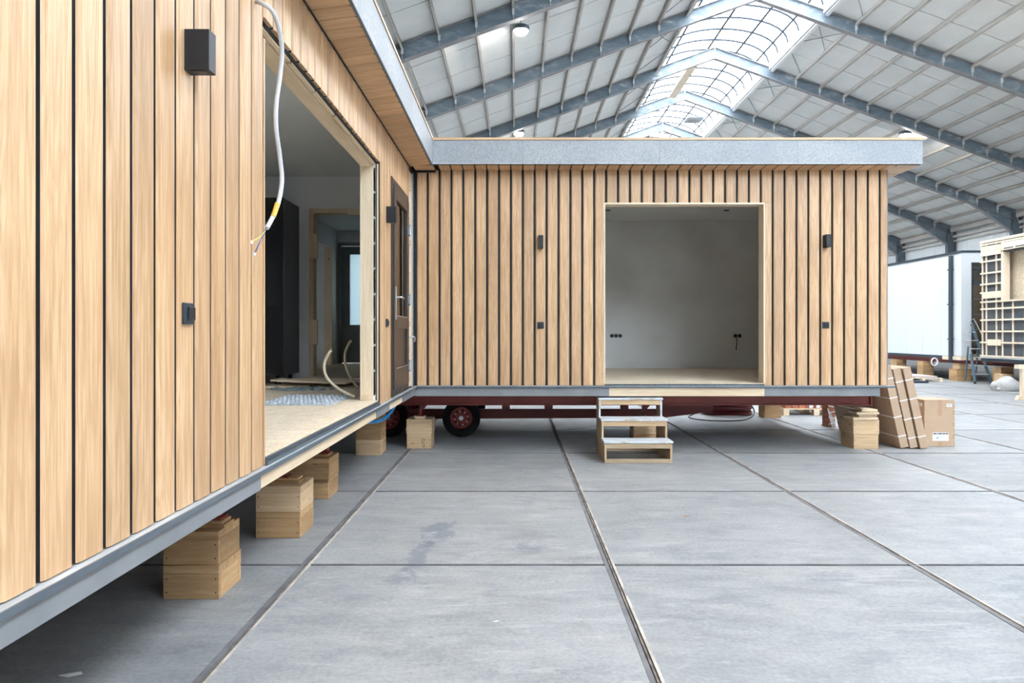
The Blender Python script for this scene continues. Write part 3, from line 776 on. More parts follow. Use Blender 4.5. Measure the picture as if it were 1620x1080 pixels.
# base
B(XW, 4.70, YW-.035, YW+.02, .842, .850).build('ledge', 'ledge', cb)
B(XW+.04, 4.70, YW-.037, YW-.028, .826, .846).build('ledge_edge', 'ledgeedge', cb)
for (x0, x1, mt, nm) in ((XW, 1.165, 'fibre', 'base_board'), (1.165, 3.09, 'pineX', 'base_beam'), (3.09, 4.52, 'fibre', 'base_board')):
    B(x0+.001, x1-.001, YW-.016 if mt == 'fibre' else YW-.012, YW+.02, .722, .826).build(nm, mt, cb)
    B(x0+.001, x1-.001, YW+.021, YW+.14, .722, .84).build('base_joist', 'pineX', cb)
B(OX0, OX1, YW-.024, YW-.002, .850, .872).build('sill_strip', 'rubber_strip', cb)
B(XW+.2, XR-.02, YW+.142, 12.2, .76, .84).build('floor_structure', 'membrane', cb)
B(OX0, OX1, YW-.002, YW+.17, .841, .88).build('sill_board', 'osb', cb)
B(XI+.3, XR-.1, YW+.17, 12.1, .841, .88).build('floor_deck', 'birch', cb)
B(XI+.3, XR-.1, YW+.17, 12.1, 3.49, 3.55).build('ceiling_lining', 'white', cb)
B(XI+.3, XR-.02, 12.1, 12.25, .84, 3.55).build('rear_wall', 'lining', cb)
B(XR-.14, XR-.02, YW+.17, 12.1, .84, 3.55).build('side_wall', 'white', cb)
B(XI+.2, XI+.3, YW+.17, 12.25, .84, 3.55).build('side_wall', 'white', cb)
# opening lining
B(OX1-.002, OX1+.016, YW-.004, YW+.17, .88, OZ).build('jamb', 'birch', cb)
B(OX0-.014, OX0+.004, YW-.004, YW+.17, .88, OZ).build('jamb', 'birch', cb)
B(OX0+.004, OX1-.002, YW-.004, YW+.17, OZ-.016, OZ+.004).build('head_board', 'birch', cb)
for x in (1.5, 3.42):
    MB().cyl((x, 11.05, 3.482), (x, 11.05, 3.4899), .045, 16).build('downlight_hole', 'black', cb)
for x in (1.713, 1.787, 1.86, 3.90, 3.975):
    MB().cyl((x, 12.085, 1.455), (x, 12.099, 1.455), .033, 16).build('socket_box', 'black', cb)
MB().tube(smoothpath([(3.91, 12.08, 1.45), (3.915, 12.05, 1.36), (3.905, 12.06, 1.25), (3.91, 12.06, 1.2)], 4), .008, 6).build('loose_wire', 'wirebrown', cb)

# ---- wall lamps and switches (things fixed to the walls)
def wall_lamp(c, face, label, nolens=False):
    # face 'Y' looks to -Y (far cabin), 'X' looks to +X (left cabin)
    r = root('wall_lamp', label, 'lamp', c, 'black box wall lamps')
    x, y, z = c
    if face == 'Y': B(x-.03, x+.03, y-.105, y, z-.078, z+.078).build('housing', 'black', r, bevel=.002); B(x-.022, x+.022, y-.09, y-.02, z-.0795, z-.0765).build('lens', 'slate', r)
    else: B(x, x+.095, y-.03, y+.03, z-.078, z+.078).build('housing', 'black', r, bevel=.002); B(x+.02, x+.08, y-.022, y+.022, z-.0795, z-.0765).build('lens', 'slate', r)
wall_lamp((XW, 2.615, 2.575), 'X', 'large-looking black box wall lamp nearest the camera, high on the left cabin boards')
wall_lamp((XW, 6.66, 2.655), 'X', 'black box wall lamp beside the brown cabin door')
wall_lamp((.315, YW, 2.625), 'Y', 'black box wall lamp left of the square opening on the far cabin')
wall_lamp((3.845, YW, 2.635), 'Y', 'black box wall lamp right of the square opening on the far cabin')
def switch(c, face, label, w=.082):
    r = root('wall_switch', label, 'switch', c, 'black outdoor switches and sockets'); x, y, z = c; hw = w/2
    if face == 'Y':
        B(x-hw, x+hw, y-.012, y, z-hw, z+hw).build('plate', 'slate', r, bevel=.003); B(x-hw*.55, x+hw*.75, y-.026, y-.012, z-hw*.62, z+hw*.62).build('rocker', 'black', r, bevel=.003)
    else:
        B(x, x+.012, y-hw, y+hw, z-hw, z+hw).build('plate', 'slate', r, bevel=.003); B(x+.012, x+.020, y-hw*.45, y+hw*.8, z-hw*.62, z+hw*.62).build('rocker', 'black', r, bevel=.003)
switch((XW, 2.607, 1.575), 'X', 'black square switch below the nearest wall lamp on the left cabin')
switch((XW, 6.66, 1.60), 'X', 'small black switch between the pine post and the brown door')
switch((.315, YW, 1.60), 'Y', 'black square switch left of the opening on the far cabin')
switch((3.85, YW, 1.60), 'Y', 'black square switch right of the opening on the far cabin')

# hanging conduit with loose wires
hc = root('hanging_cable', 'grey flexible conduit dangling from the left cabin wall with loose coloured wires', 'cable', (-1.22, 3.34, 3.1))
def PX(px, py, X): Y = X*1080/(px-815); return (X, Y, 1.5-(py-527)*Y/1080)
cp = [(XB, 3.34, 3.125), PX(416, 6, -1.2), PX(431, 18, -1.16), PX(441, 45, -1.15), PX(446, 80, -1.15), PX(443, 120, -1.16), PX(437, 165, -1.165), PX(437, 205, -1.165), PX(443, 250, -1.16), PX(446, 285, -1.155), PX(441, 318, -1.16), PX(432, 342, -1.165), PX(422, 361, -1.17)]
sp = smoothpath(cp, 10)
MB().tube(sp, [.0105+.0012*(i % 2) for i in range(len(sp))], 10).build('conduit', 'conduit', hc, smooth=True)
MB().tube(smoothpath([PX(439, 322, -1.155), PX(435, 335, -1.16), PX(432, 343, -1.163)], 5), .0125, 10).build('tape_wrap', 'yellow', hc, smooth=True)
MB().tube(smoothpath([PX(422, 360, -1.17), PX(419, 366, -1.17), PX(412, 374, -1.17), PX(404, 379, -1.175), PX(399, 382, -1.18)], 5), .0018, 5).build('wire', 'wireyellow', hc, label='yellow-green wire')
MB().tube(smoothpath([PX(421, 361, -1.17), PX(417, 372, -1.17), PX(410, 384, -1.17), PX(403, 400, -1.18)], 5), .0020, 5).build('wire', 'wireblue', hc, label='blue wire')
MB().tube(smoothpath([PX(420, 361, -1.175), PX(415, 374, -1.175), PX(409, 388, -1.175), PX(405, 398, -1.18)], 5), .0018, 5).build('wire', 'wirebrown', hc, label='brown wire')
for q in (PX(398.5, 383, -1.18), PX(403, 402, -1.18)): MB().obox(q, (1, 0, 0), (0, 1, 0), (0, 0, 1), .003, .006, .007).build('connector', 'wrap', hc)

# ================================================================= TIMBER CRATES AND CHASSIS
def crate(x0, x1, y0, y1, z0, z1, label, mat='crate', txt=None):
    r = root('timber_block', label, 'crate', ((x0+x1)/2, (y0+y1)/2, z0), 'nailed timber support blocks')
    h = z1-z0; zc_ = z0+h*.76; e = .0015
    B(x0, x1, y0, y0+.03, z0+e, zc_-e).build('front_board', mat+'X', r, bevel=.0015)
    B(x0, x1, y1-.03, y1, z0+e, zc_-e).build('back_board', mat+'X', r, bevel=.0015)
    B(x0+.001, x0+.03, y0+.031, y1-.031, z0+e, zc_-e).build('side_board', mat+'Y', r, bevel=.0015)
    B(x1-.03, x1-.001, y0+.031, y1-.031, z0+e, zc_-e).build('side_board', mat+'Y', r, bevel=.0015)
    n = 3; ww = (y1-y0)/n
    for k in range(n):
        B(x0, x1, y0+ww*k+e*.5, y0+ww*(k+1)-e*.5, zc_, z1-e*.5).build('top_board', mat+'X', r, bevel=.0015)
    mb = MB()
    for x in (x0+.018, x1-.018):
        for z in (z0+h*.2, z0+h*.6): mb.cyl((x, y0-.001, z), (x, y0+.004, z), .0045, 8)
    mb.build('nail_heads', 'ink', r, kind='stuff')
    if txt:
        cu = bpy.data.curves.new('marking', 'FONT'); cu.body = txt; cu.size = .055; cu.extrude = .0006
        o = bpy.data.objects.new('marking', cu); COL.objects.link(o); o.parent = r
        o.location = Vector((x0+.235, y0-.001, z0+.02))-W[r]; o.rotation_euler = (PI/2, -PI/2, 0)
        cu.materials.append(M['ink'])
        bpy.context.view_layer.update()
        me = bpy.data.meshes.new_from_object(o.evaluated_get(bpy.context.evaluated_depsgraph_get()))
        q = bpy.data.objects.new('marking', me); COL.objects.link(q); q.parent = r; q.location = o.location; q.rotation_euler = o.rotation_euler
        bpy.data.objects.remove(o); q.name = 'marking'
    return r
H = .19
crate(-1.985, -1.671, 3.85, 4.16, 0, H, 'lower brown timber block with a dark knot, nearest the camera')
crate(-1.99, -1.678, 3.86, 4.155, H, 2*H, 'upper brown timber block nearest the camera')
crate(-1.90, -1.576, 5.0, 5.33, 0, H, 'lower timber block of the second pair from the camera')
crate(-1.90, -1.572, 5.0, 5.32, H, 2*H, 'upper timber block of the second pair from the camera', 'palec')
crate(-1.99, -1.69, 6.18, 6.52, 0, H, 'lower reddish timber block of the third pair from the camera')
crate(-2.03, -1.665, 6.10, 6.45, H, 2*H, 'upper timber block overhanging its lower one in the third pair')
crate(-1.96, -1.655, 8.39, 8.75, 0, H, 'lowest pale block of the tall stack below the brown door', 'palec')
crate(-1.96, -1.655, 8.39, 8.75, H, 2*H, 'middle orange block of the tall stack below the brown door')
crate(-1.96, -1.655, 8.39, 8.75, 2*H, 3*H, 'topmost block of the tall stack below the brown door')
crate(-1.41, -1.09, 8.88, 9.2, 0, H, 'lower pale block with black digits left of the trailer wheel', 'palec', '6772')
crate(-1.415, -1.085, 8.88, 9.22, H, 2*H, 'upper pale block left of the trailer wheel', 'palec')
crate(4.39, 4.71, 8.85, 9.2, 0, H, 'lower pale block under the right end of the far cabin', 'palec')
crate(4.38, 4.715, 8.84, 9.22, H, 2*H, 'upper pale block under the right end of the far cabin', 'palec')
crate(1.535, 1.825, 8.83, 9.15, 0, H, 'lower orange block seen through the wooden steps')
crate(1.535, 1.825, 8.83, 9.15, H, 2*H, 'upper pale block seen through the wooden steps', 'palec')
crate(4.42, 4.72, 12.1, 12.4, 0, H, 'lower block under the far rear edge of the facing cabin')
crate(4.42, 4.72, 12.1, 12.4, H, 2*H, 'upper block under the far rear edge of the facing cabin')
def plank(x0, x1, y0, y1, z0, z1, label, mat='pineX', cat='plank'):
    o = B(x0, x1, y0, y1, z0, z1).build('packing_plank', mat, bevel=.002); return tag(o, label, cat, 'packing planks on the timber blocks')
plank(4.365, 4.69, 8.815, 9.1, .382, .415, 'lowest wide packing plank on the right-hand block stack')
plank(4.46, 4.70, 8.86, 9.05, .419, .448, 'second packing plank from below on the right-hand block stack')
plank(4.415, 4.705, 8.82, 9.05, .452, .482, 'third packing plank from below on the right-hand block stack')
plank(4.49, 4.70, 8.85, 9.06, .486, .513, 'topmost packing plank on the right-hand block stack')
plank(-1.95, -1.67, 3.92, 4.06, .381, .400, 'lower thin packing board on the nearest block', 'crateX')
plank(-1.96, -1.685, 3.93, 4.05, .401, .420, 'upper thin packing board on the nearest block', 'crateX')
plank(-1.86, -1.61, 5.08, 5.22, .381, .400, 'lower thin packing board on the second block pair', 'crateX')
plank(-1.87, -1.62, 5.09, 5.21, .401, .420, 'upper thin packing board on the second block pair', 'crateX')
plank(-1.98, -1.70, 6.2, 6.35, .381, .400, 'thin packing board on the third block pair', 'crateX')
plank(-1.31, -1.18, 8.92, 9.02, .381, .405, 'small packing offcut on the pale block left of the wheel', 'palecX')
plank(-1.33, -1.17, 8.90, 9.04, .406, .414, 'thin splintered packing shim on the pale block left of the wheel', 'birch')
plank(4.45, 4.70, 12.12, 12.3, .381, .56, 'thick packing block on the far rear support', 'crateX')

def ibeam_x(mb, x0, x1, y, z0, z1, f=.05):
    mb.box(x0, x1, y-.004, y+.004, z0+.009, z1-.009).box(x0, x1, y-f, y+f, z0, z0+.009).box(x0, x1, y-f, y+f, z1-.009, z1); return mb
def ibeam_y(mb, y0, y1, x, z0, z1, f=.05):
    mb.box(x-.004, x+.004, y0, y1, z0+.009, z1-.009).box(x-f, x+f, y0, y1, z0, z0+.009).box(x-f, x+f, y0, y1, z1-.009, z1); return mb
tl = root('trailer_chassis', 'red steel trailer chassis under the facing cabin with black wheels', 'trailer', (1.7, 10, 0))
ibeam_x(MB(), -1.6, 4.56, 8.79, .578, .72, .045).build('side_beam', 'red', tl)
ibeam_x(MB(), -1.6, 4.56, 12.0, .578, .72, .045).build('side_beam', 'red', tl)
B(4.56, 4.572, 8.74, 12.05, .575, .721).build('end_plate', 'red', tl)
def pz(px, py, Y): return ((px-815)*Y/1080, 1.5-(py-527)*Y/1080)
for Y in (10.35, 11.0):
    pts = [pz(*q, Y) for q in ((640, 663), (1050, 660.5), (1128, 651), (1128, 630), (1050, 636), (1040, 647), (640, 647))]
    pts = [(a, max(b_, .2)) for a, b_ in pts]
    MB().prism(pts, 'Y', Y, Y+.07).build('carrier_beam', 'red', tl)
for x in (.43, 1.75, 3.2):
    B(x, x+.1, 8.84, 11.95, .60, .70).build('cross_member', 'red', tl)
for x in (-.2, .45, 1.6): B(x, x+.12, 10.36, 10.41, .33, .60).build('hanger', 'red', tl)
for (x, y) in ((-1.25, 8.96), (1.68, 8.98)):
    mb = MB().box(x-.005, x+.005, y-.05, y+.05, .425, .578).box(x-.05, x+.05, y-.05, y+.05, .415, .425)
    mb.prism([(x+.005, .44), (x+.11, .578), (x+.005, .578)], 'Y', y-.004, y+.004); mb.build('support_foot', 'red', tl)
def wheel(x, y, z, r, parent, nb=8):
    n = 36; mb = MB()
    prof = [(.16/.27*r, -.075), (.93*r, -.085), (1.0*r, -.06), (1.0*r, .06), (.93*r, .085), (.16/.27*r, .075)]
    vs = []; fs = []
    for i in range(n):
        a = 2*PI*i/n
        for (rr, d) in prof: vs.append((x+rr*math.cos(a), y+d, z+rr*math.sin(a)))
    m_ = len(prof)
    for i in range(n):
        for k in range(m_):
            a, b_ = i*m_+k, i*m_+(k+1) % m_; c, d = ((i+1) % n)*m_+(k+1) % m_, ((i+1) % n)*m_+k
            fs.append((a, b_, c, d))
    t_ = mb.add(vs, fs).build('tyre', 'rubber', parent, smooth=True)
    mb = MB(); mb.tube([(x+.152*math.cos(2*PI*i/24), y-.07, z+.152*math.sin(2*PI*i/24)) for i in range(24)], .012, 6, closed=True)
    mb.cyl((x, y-.045, z), (x, y-.03, z), .15, 28); mb.tube([(x, y-.075, z), (x, y-.045, z)], [.085, .11], 20)
    mb.build('rim', 'rimred', t_)
    mb = MB()
    for i in range(nb):
        a = 2*PI*i/nb+.2; mb.cyl((x+.095*math.cos(a), y-.075, z+.095*math.sin(a)), (x+.095*math.cos(a), y-.045, z+.095*math.sin(a)), .010, 6)
    mb.build('wheel_nuts', 'steelbare', t_, kind='stuff')
    mb = MB()
    for i in range(nb):
        a = 2*PI*(i+.5)/nb+.2; c = (x+.115*math.cos(a), z+.115*math.sin(a)); mb.cyl((c[0], y-.0465, c[1]), (c[0], y-.044, c[1]), .018, 8)
    mb.build('rim_holes', 'black', t_, kind='stuff')
    MB().tube([(x, y-.10, z), (x, y-.075, z)], [.03, .038], 16).build('hub_cap', 'steelbare', t_)
for x in (-.78, -1.83): wheel(x, 9.95, .275, .275, tl)
for x in (-.78, -1.83): wheel(x, 11.5, .275, .275, tl)
for x in (-.78, -1.83): MB().cyl((x, 10.0, .275), (x, 11.45, .275), .03, 10).build('axle', 'black', tl)
t2 = root('trailer_chassis', 'red steel chassis hidden in shade beneath the left cabin', 'trailer', (-3, 4, 0))
for x in (-1.80, -4.4):
    ibeam_y(MB(), -3, 8.3, x, .56, .73, .06).build('side_beam', 'red', t2)
for y in (-1.5, 1.2, 4, 7): B(-4.35, -1.86, y, y+.08, .6, .70).build('cross_member', 'red', t2)
for y, zt in ((3.99, .421), (5.15, .421), (6.28, .401)):
    MB().box(-1.85, -1.70, y-.05, y+.05, zt, zt+.012).box(-1.78, -1.72, y-.035, y+.035, zt+.012, .56).build('support_foot', 'red', t2)
B(-4.45, -4.35, -3, 8.3, 0, .0015)
# blue water pipe under the left cabin
o = MB().tube(smoothpath([(-1.75, 8.0, .56), PX(573, 664, -1.55), PX(590, 667, -1.45), PX(606, 663, -1.40), PX(618, 652, -1.36), PX(625, 640, -1.34), (-1.36, 7.75, .74)], 6), .017, 10).build('blue_pipe', 'bluepipe', smooth=True)
tag(o, 'bright blue flexible water pipe looping under the left cabin near the corner', 'pipe')

# ================================================================= WOODEN STEPS
st = root('wooden_steps', 'three-tread wooden steps with scuffed pale treads before the square opening', 'steps', (1.42, 8.2, 0))
SX0, SX1 = 1.032, 1.812
YS = [7.88, 8.14, 8.42, 8.68]; ZS = [.232, .455, .68]
for x in (SX0, SX1-.022):
    pts = [(YS[0], 0), (YS[3], 0), (YS[3], ZS[2]), (YS[2], ZS[2]), (YS[2], ZS[1]), (YS[1], ZS[1]), (YS[1], ZS[0]), (YS[0], ZS[0])]
    MB().prism(pts, 'X', x, x+.022).build('side_panel', 'worn', st)
for k in range(3):
    B(SX0-.008, SX1+.010, YS[k]-.018, YS[k+1]+.0, ZS[k], ZS[k]+.022).build('tread', 'tread', st, bevel=.002)
    B(SX0+.022, SX1-.022, YS[k]+.0, YS[k]+.02, ZS[k]-.062, ZS[k]).build('riser_rail', 'palecX' if k else 'worn', st, bevel=.001)
    B(SX0, SX0+.022, YS[k]-.004, YS[k], ZS[k-1] if k else .05, ZS[k]-.001).build('edge_strip', 'palecZ' if k < 2 else 'tread', st)
    B(SX1-.022, SX1, YS[k]-.004, YS[k], ZS[k-1] if k else .05, ZS[k]-.001).build('edge_strip', 'palecZ' if k < 2 else 'tread', st)
B(SX0, SX1, YS[0]-.004, YS[0]+.018, .003, .05).build('front_rail', 'worn', st, bevel=.001)
B(SX0+.022, SX1-.022, YS[3]-.02, YS[3], .003, .06).build('back_rail', 'worn', st)

# ================================================================= CARDBOARD
def flatpack(xb, y0, y1, h, th, lean, label, off=0):
    r = root('cardboard_flat_pack', label, 'box', (xb, y0, 0), 'strapped flat cardboard packs leaning right of the far cabin')
    a = math.radians(lean); ux, uz = Vector((-math.sin(a), 0, math.cos(a))), Vector((math.cos(a), 0, math.sin(a)))
    c0 = Vector((xb, 0, .004+0))
    def P(u, t, y): q = c0+uz*t+ux*u; return (q.x, y, q.z)
    def slab(u0, u1, t0, t1, ya, yb, nm, mt, bev=0):
        vs = [P(u, t, y) for u in (u0, u1) for (t, y) in ((t0, ya), (t1, ya), (t1, yb), (t0, yb))]
        MB().add(vs, [(0, 3, 2, 1), (4, 5, 6, 7), (0, 1, 5, 4), (1, 2, 6, 5), (2, 3, 7, 6), (3, 0, 4, 7)]).build(nm, mt, r, bevel=bev)
    slab(0, h, 0, th, y0, y1, 'carton', 'card', .004)
    slab(h*.999, h+.0015, -.001, th+.001, y0-.001, y1, 'end_flap', 'card')
    for k in range(4):
        u = h*(.14+.235*k)+off
        slab(u, u+.013, -.002, th+.002, y0-.002, y1+.002, 'strap', 'strap')
flatpack(5.005, 8.86, 10.55, 1.08, .105, 12.5, 'innermost strapped cardboard pack, its wide dark face towards the cabin')
flatpack(5.125, 8.85, 10.5, 1.055, .100, 12.5, 'middle strapped cardboard pack of the leaning three', -.02)
flatpack(5.245, 8.83, 10.5, 1.065, .102, 12.5, 'rightmost strapped cardboard pack of the leaning three')
bx = root('cardboard_box', 'upright brown cardboard box with a white printed label right of the leaning packs', 'box', (5.6, 9.3, 0))
x0, x1, y0, y1, zt = 5.425, 5.825, 9.05, 9.5, .615
B(x0, x1, y0, y1, 0, zt-.004).build('carton', 'card', bx, bevel=.004)
B(x0+.002, x1-.002, y0-.002, (y0+y1)/2-.002, zt-.004, zt+.001).build('flap', 'card', bx); B(x0+.002, x1-.002, (y0+y1)/2+.002, y1, zt-.004, zt+.001).build('flap', 'card', bx)
B(5.61, 5.655, y0-.0012, y0-.0002, .41, zt).build('tape', 'cardtape', bx); B(5.61, 5.655, y0-.0012, y0-.0002, 0, .06).build('tape', 'cardtape', bx)
for k in range(7): B(x1-.012-.012*(k % 2), x1+.0005, y0-.0012, y0-.0002, .02+.08*k, .08+.08*k).build('tape_tab', 'cardtape', bx)
lb = B(5.535, 5.745, y0-.0016, y0-.0006, .075, .185).build('shipping_label', 'paper', bx)
for (a, b_) in ((5.541, 5.585), (5.59, 5.60), (5.605, 5.66), (5.666, 5.70), (5.705, 5.74)): B(a, b_, y0-.0024, y0-.0017, .162, .178).build('printed_block', 'ink', lb)
for (a, b_, c, d) in ((5.58, 5.615, .1, .13), (5.63, 5.69, .13, .135), (5.63, 5.70, .118, .122), (5.63, 5.68, .106, .110), (5.55, 5.57, .135, .139), (5.55, 5.6, .145, .148)): B(a, b_, y0-.0024, y0-.0017, c, d).build('printed_line', 'greyink', lb)
l2 = B(5.72, 5.79, y0-.0016, y0-.0006, .525, .565).build('small_label', 'paper', bx); B(5.73, 5.78, y0-.0024, y0-.0017, .54, .555).build('printed_block', 'greyink', l2)
l3 = B(x0-.0016, x0-.0006, 9.1, 9.19, .53, .57).build('small_label', 'paper', bx); B(x0-.0024, x0-.0017, 9.12, 9.17, .54, .56).build('printed_block', 'greyink', l3)

# ================================================================= UNDER/BEHIND THE FAR CABIN
hs = root('hose_coil', 'coiled dark red hose lying on the floor under the far cabin', 'hose', (3.95, 12.6, 0))
for k in range(7):
    rr = .44-.02*(k % 3)-(.03 if k > 4 else 0); zz = .03+.032*k
    MB().tube([(3.95+rr*math.cos(2*PI*i/40), 12.75+rr*.95*math.sin(2*PI*i/40), zz+.006*math.sin(3*2*PI*i/40+k)) for i in range(40)], .024, 8, closed=True).build('hose_loop', 'redhose', hs, smooth=True)
for k in range(3):
    rr = .30-.05*k
    MB().tube([(3.98+rr*math.cos(2*PI*i/30), 12.7+rr*math.sin(2*PI*i/30), .26+.012*k) for i in range(30)], .016, 6, closed=True).build('inner_loop', 'redhose', hs, smooth=True)
o = MB().tube(smoothpath([(4.1, 12.35, .27), (4.2, 12.15, .22), (4.2, 12.0, .08), (3.95, 11.75, .012), (3.5, 11.6, .012), (3.15, 11.8, .012), (3.1, 12.2, .012), (3.3, 12.6, .012)], 7), .010, 6).build('black_cable', 'cableblack', smooth=True)
tag(o, 'thin black cable looping on the floor in front of the red hose coil', 'cable')
def pallet(name, x0, x1, y0, y1, z, label, cat='pallet', mat='pineX'):
    r = root(name, label, cat, ((x0+x1)/2, (y0+y1)/2, z))
    for i in range(3):
        for j in range(3):
            cx = x0+.05+(x1-x0-.1)*i/2; cy = y0+.05+(y1-y0-.1)*j/2; B(cx-.05, cx+.05, cy-.05, cy+.05, z+.018, z+.09).build('pallet_block', mat, r)
    for i in range(3):
        cx = x0+.05+(x1-x0-.1)*i/2; B(cx-.05, cx+.05, y0, y1, z, z+.018).build('bottom_board', mat, r); B(cx-.05, cx+.05, y0, y1, z+.09, z+.108).build('stringer_board', mat, r)
    n = 6
    for k in range(n):
        a = y0+(y1-y0-.1)*k/(n-1); B(x0, x1, a, a+.1, z+.108, z+.126).build('deck_board', mat, r)
    return r
pallet('pallet', 4.9, 6.1, 12.45, 13.4, 0, 'pine pallet carrying wrapped bricks behind the far cabin')
mb0 = None
for k in range(4):
    for i in range(9):
        for j in range(2):
            x = 4.95+i*.125; y = 12.5+j*.23; z = .128+k*.068
            if mb0 is None:
                mb0 = B(x, x+.115, y, y+.215, z, z+.065).build('brick', 'brick', bevel=.003)
                o = mb0
            else:
                o = bpy.data.objects.new('brick', mb0.data); COL.objects.link(o); o.location = (x+.0575, y+.1075, z)
            tag(o, 'clay brick packed on the pallet behind the far cabin', 'brick', 'bricks packed on the pallet')
o = MB().add([(4.93, 12.44, .12), (6.1, 12.44, .12), (6.1, 12.44, .415), (4.93, 12.44, .415), (4.93, 12.44, .12)], []) if False else None
wp = MB()
for k in range(5): wp.obox((5.4+.13*k, 12.455, .27), (1, 0, .1), (0, 1, 0), (0, 0, 1), .035, .002, .13)
o = wp.build('plastic_wrap', 'wrap'); tag(o, 'torn white plastic wrap strips on the brick pallet', 'wrap')
tl_mesh = None
for k in range(12):
    z = .02+k*.068
    for i in range(1):
        o = bpy.data.objects.new('brick', mb0.data); COL.objects.link(o); o.location = (5.06+R.uniform(-.006, .006), 11.02, z)
        tag(o, 'clay brick in the upright wrapped column beside the cardboard packs', 'brick', 'bricks in the wrapped column')
wp = MB()
for k in range(9): wp.obox((5.06, 10.905, .06+.09*k), (1, 0, .25*(-1)**k), (0, 1, 0), (0, 0, 1), .062, .0015, .008)
for k in range(6): wp.bar((5.0+R.uniform(-.02, .02), 10.9, .3), (5.0+.03*k, 10.75+.02*k, .01), .008, .004)
o = wp.build('plastic_wrap', 'wrap'); tag(o, 'white plastic wrap strands around the upright brick column', 'wrap')
o = B(4.99, 5.13, 10.92, 11.12, 0, .019).build('base_board', 'crateX'); tag(o, 'small board under the upright brick column', 'board')

# ================================================================= WHITE CABIN AND TIMBER FRAME CABIN AT THE RIGHT
DX, DY = 13.86, 21.2
wc = root('white_cabin', 'white sheet-clad site cabin with black roof edge at the far right', 'building', (DX+2, DY+6, .7))
yy2 = DY; wme = None
n = 12
for k in range(n):
    y0 = DY+.02+k*1.0
    o = B(DX, DX+.04, y0+.003, y0+.997, .78, 4.0).build('wall_panel', 'shinywhite', wc, bevel=.006) if wme is None else inst('wall_panel', wme, wc, (DX+.02, y0+.5, .78))
    wme = o.data
B(DX+.04, DX+.2, DY+.1, DY+12, .78, 4.0).build('wall_core', 'white', wc)
B(DX-.012, DX+.3, DY-.012, DY+.02, .78, 4.0).build('corner_panel', 'shinywhite', wc)
B(DX+.3, DX+3.5, DY-.01, DY+.05, 3.7, 4.0).build('header_panel', 'shinywhite', wc)
B(DX-.03, DX+3.5, DY-.03, DY+12.2, 4.0, 4.07).build('roof_edge', 'slate', wc)
B(DX-.02, DX+3.5, DY-.02, DY+12.2, .70, .78).build('base_strip', 'slate', wc)
B(DX-.03, DX+.7, DY-.035, DY-.021, .66, .775).build('base_beam', 'birch', wc)
B(DX-.035, DX-.021, DY-.035, DY+.9, .66, .775).build('base_beam', 'birch', wc)
B(DX+.2, DX+3.5, DY+.05, DY+5, .80, .86).build('floor_deck', 'birch', wc)
B(DX+3.4, DX+3.5, DY, DY+12, .78, 4.0).build('side_wall', 'white', wc)
B(DX+.2, DX+3.4, DY+1.3, DY+1.4, .86, 4.0).build('inner_wall', 'cladX', wc)
for k in range(8): B(DX+.3+k*.42, DX+.35+k*.42, DY+1.24, DY+1.3, .86, 4.0).build('inner_stud', 'pineZ', wc)
for k in range(6): B(DX+.2, DX+3.4, DY+1.22, DY+1.24, 1.1+k*.5, 1.15+k*.5).build('inner_rail', 'pineX', wc)
wfm = MB().box(DX+.3, DX+.36, DY, DY+.06, .8, 3.7).box(DX+1.3, DX+1.36, DY, DY+.06, .8, 3.7).box(DX+.3, DX+3.4, DY, DY+.06, 3.0, 3.12).box(DX+.3, DX+3.4, DY, DY+.06, 3.45, 3.52).build('window_frame', 'slate', wc)
B(DX+.36, DX+3.4, DY+.025, DY+.033, .86, 3.7).build('window_pane', 'glassdark', wfm)
dp = MB().box(DX-.09, DX-.01, 21.58, 21.70, .62, 3.95).build('downpipe', 'slate', wc)
for z in (1.3, 2.4, 3.5): B(DX-.1, DX, 21.56, 21.76, z, z+.03).build('pipe_bracket', 'slate', dp)
wt = root('trailer_chassis', 'red steel chassis under the white cabin at the far right', 'trailer', (DX+1, DY+5, .4))
ibeam_y(MB(), DY+.05, DY+12, DX+.12, .56, .70, .06).build('side_beam', 'red', wt)
ibeam_y(MB(), DY+.4, DY+12, DX+2.4, .40, .70, .06).build('side_beam', 'red', wt)
B(DX+.1, DX+3.4, DY+.02, DY+.1, .56, .70).build('end_beam', 'red', wt)
crate(13.82, 14.28, 21.35, 21.75, 0, H, 'lowest block under the front corner of the white cabin')
crate(13.82, 14.28, 21.35, 21.75, H, 2*H, 'middle block under the front corner of the white cabin')
crate(13.9, 14.22, 21.38, 21.7, 2*H, .556, 'topmost paler block under the front corner of the white cabin', 'palec')
crate(13.75, 14.1, 24.6, 25.0, .0, .55, 'tall brown block under the far side of the white cabin')
crate(13.75, 14.1, 23.0, 23.35, .0, .55, 'brown block behind the white ring under the white cabin')
o = MB().tube([(13.78, 22.4+.105*math.cos(2*PI*i/28), .56+.105*math.sin(2*PI*i/28)) for i in range(28)], .028, 8, closed=True)
o = MB().tube([(13.76+.10*math.cos(2*PI*i/28), 22.4, .565+.115*math.sin(2*PI*i/28)) for i in range(28)], .026, 8, closed=True).build('cable_ring', 'wrap', smooth=True)
tag(o, 'white coiled cable ring hanging under the white cabin edge', 'cable')
o = MB().tube([(13.76, 22.4, .67), (13.80, 22.4, .70)], .008, 6)

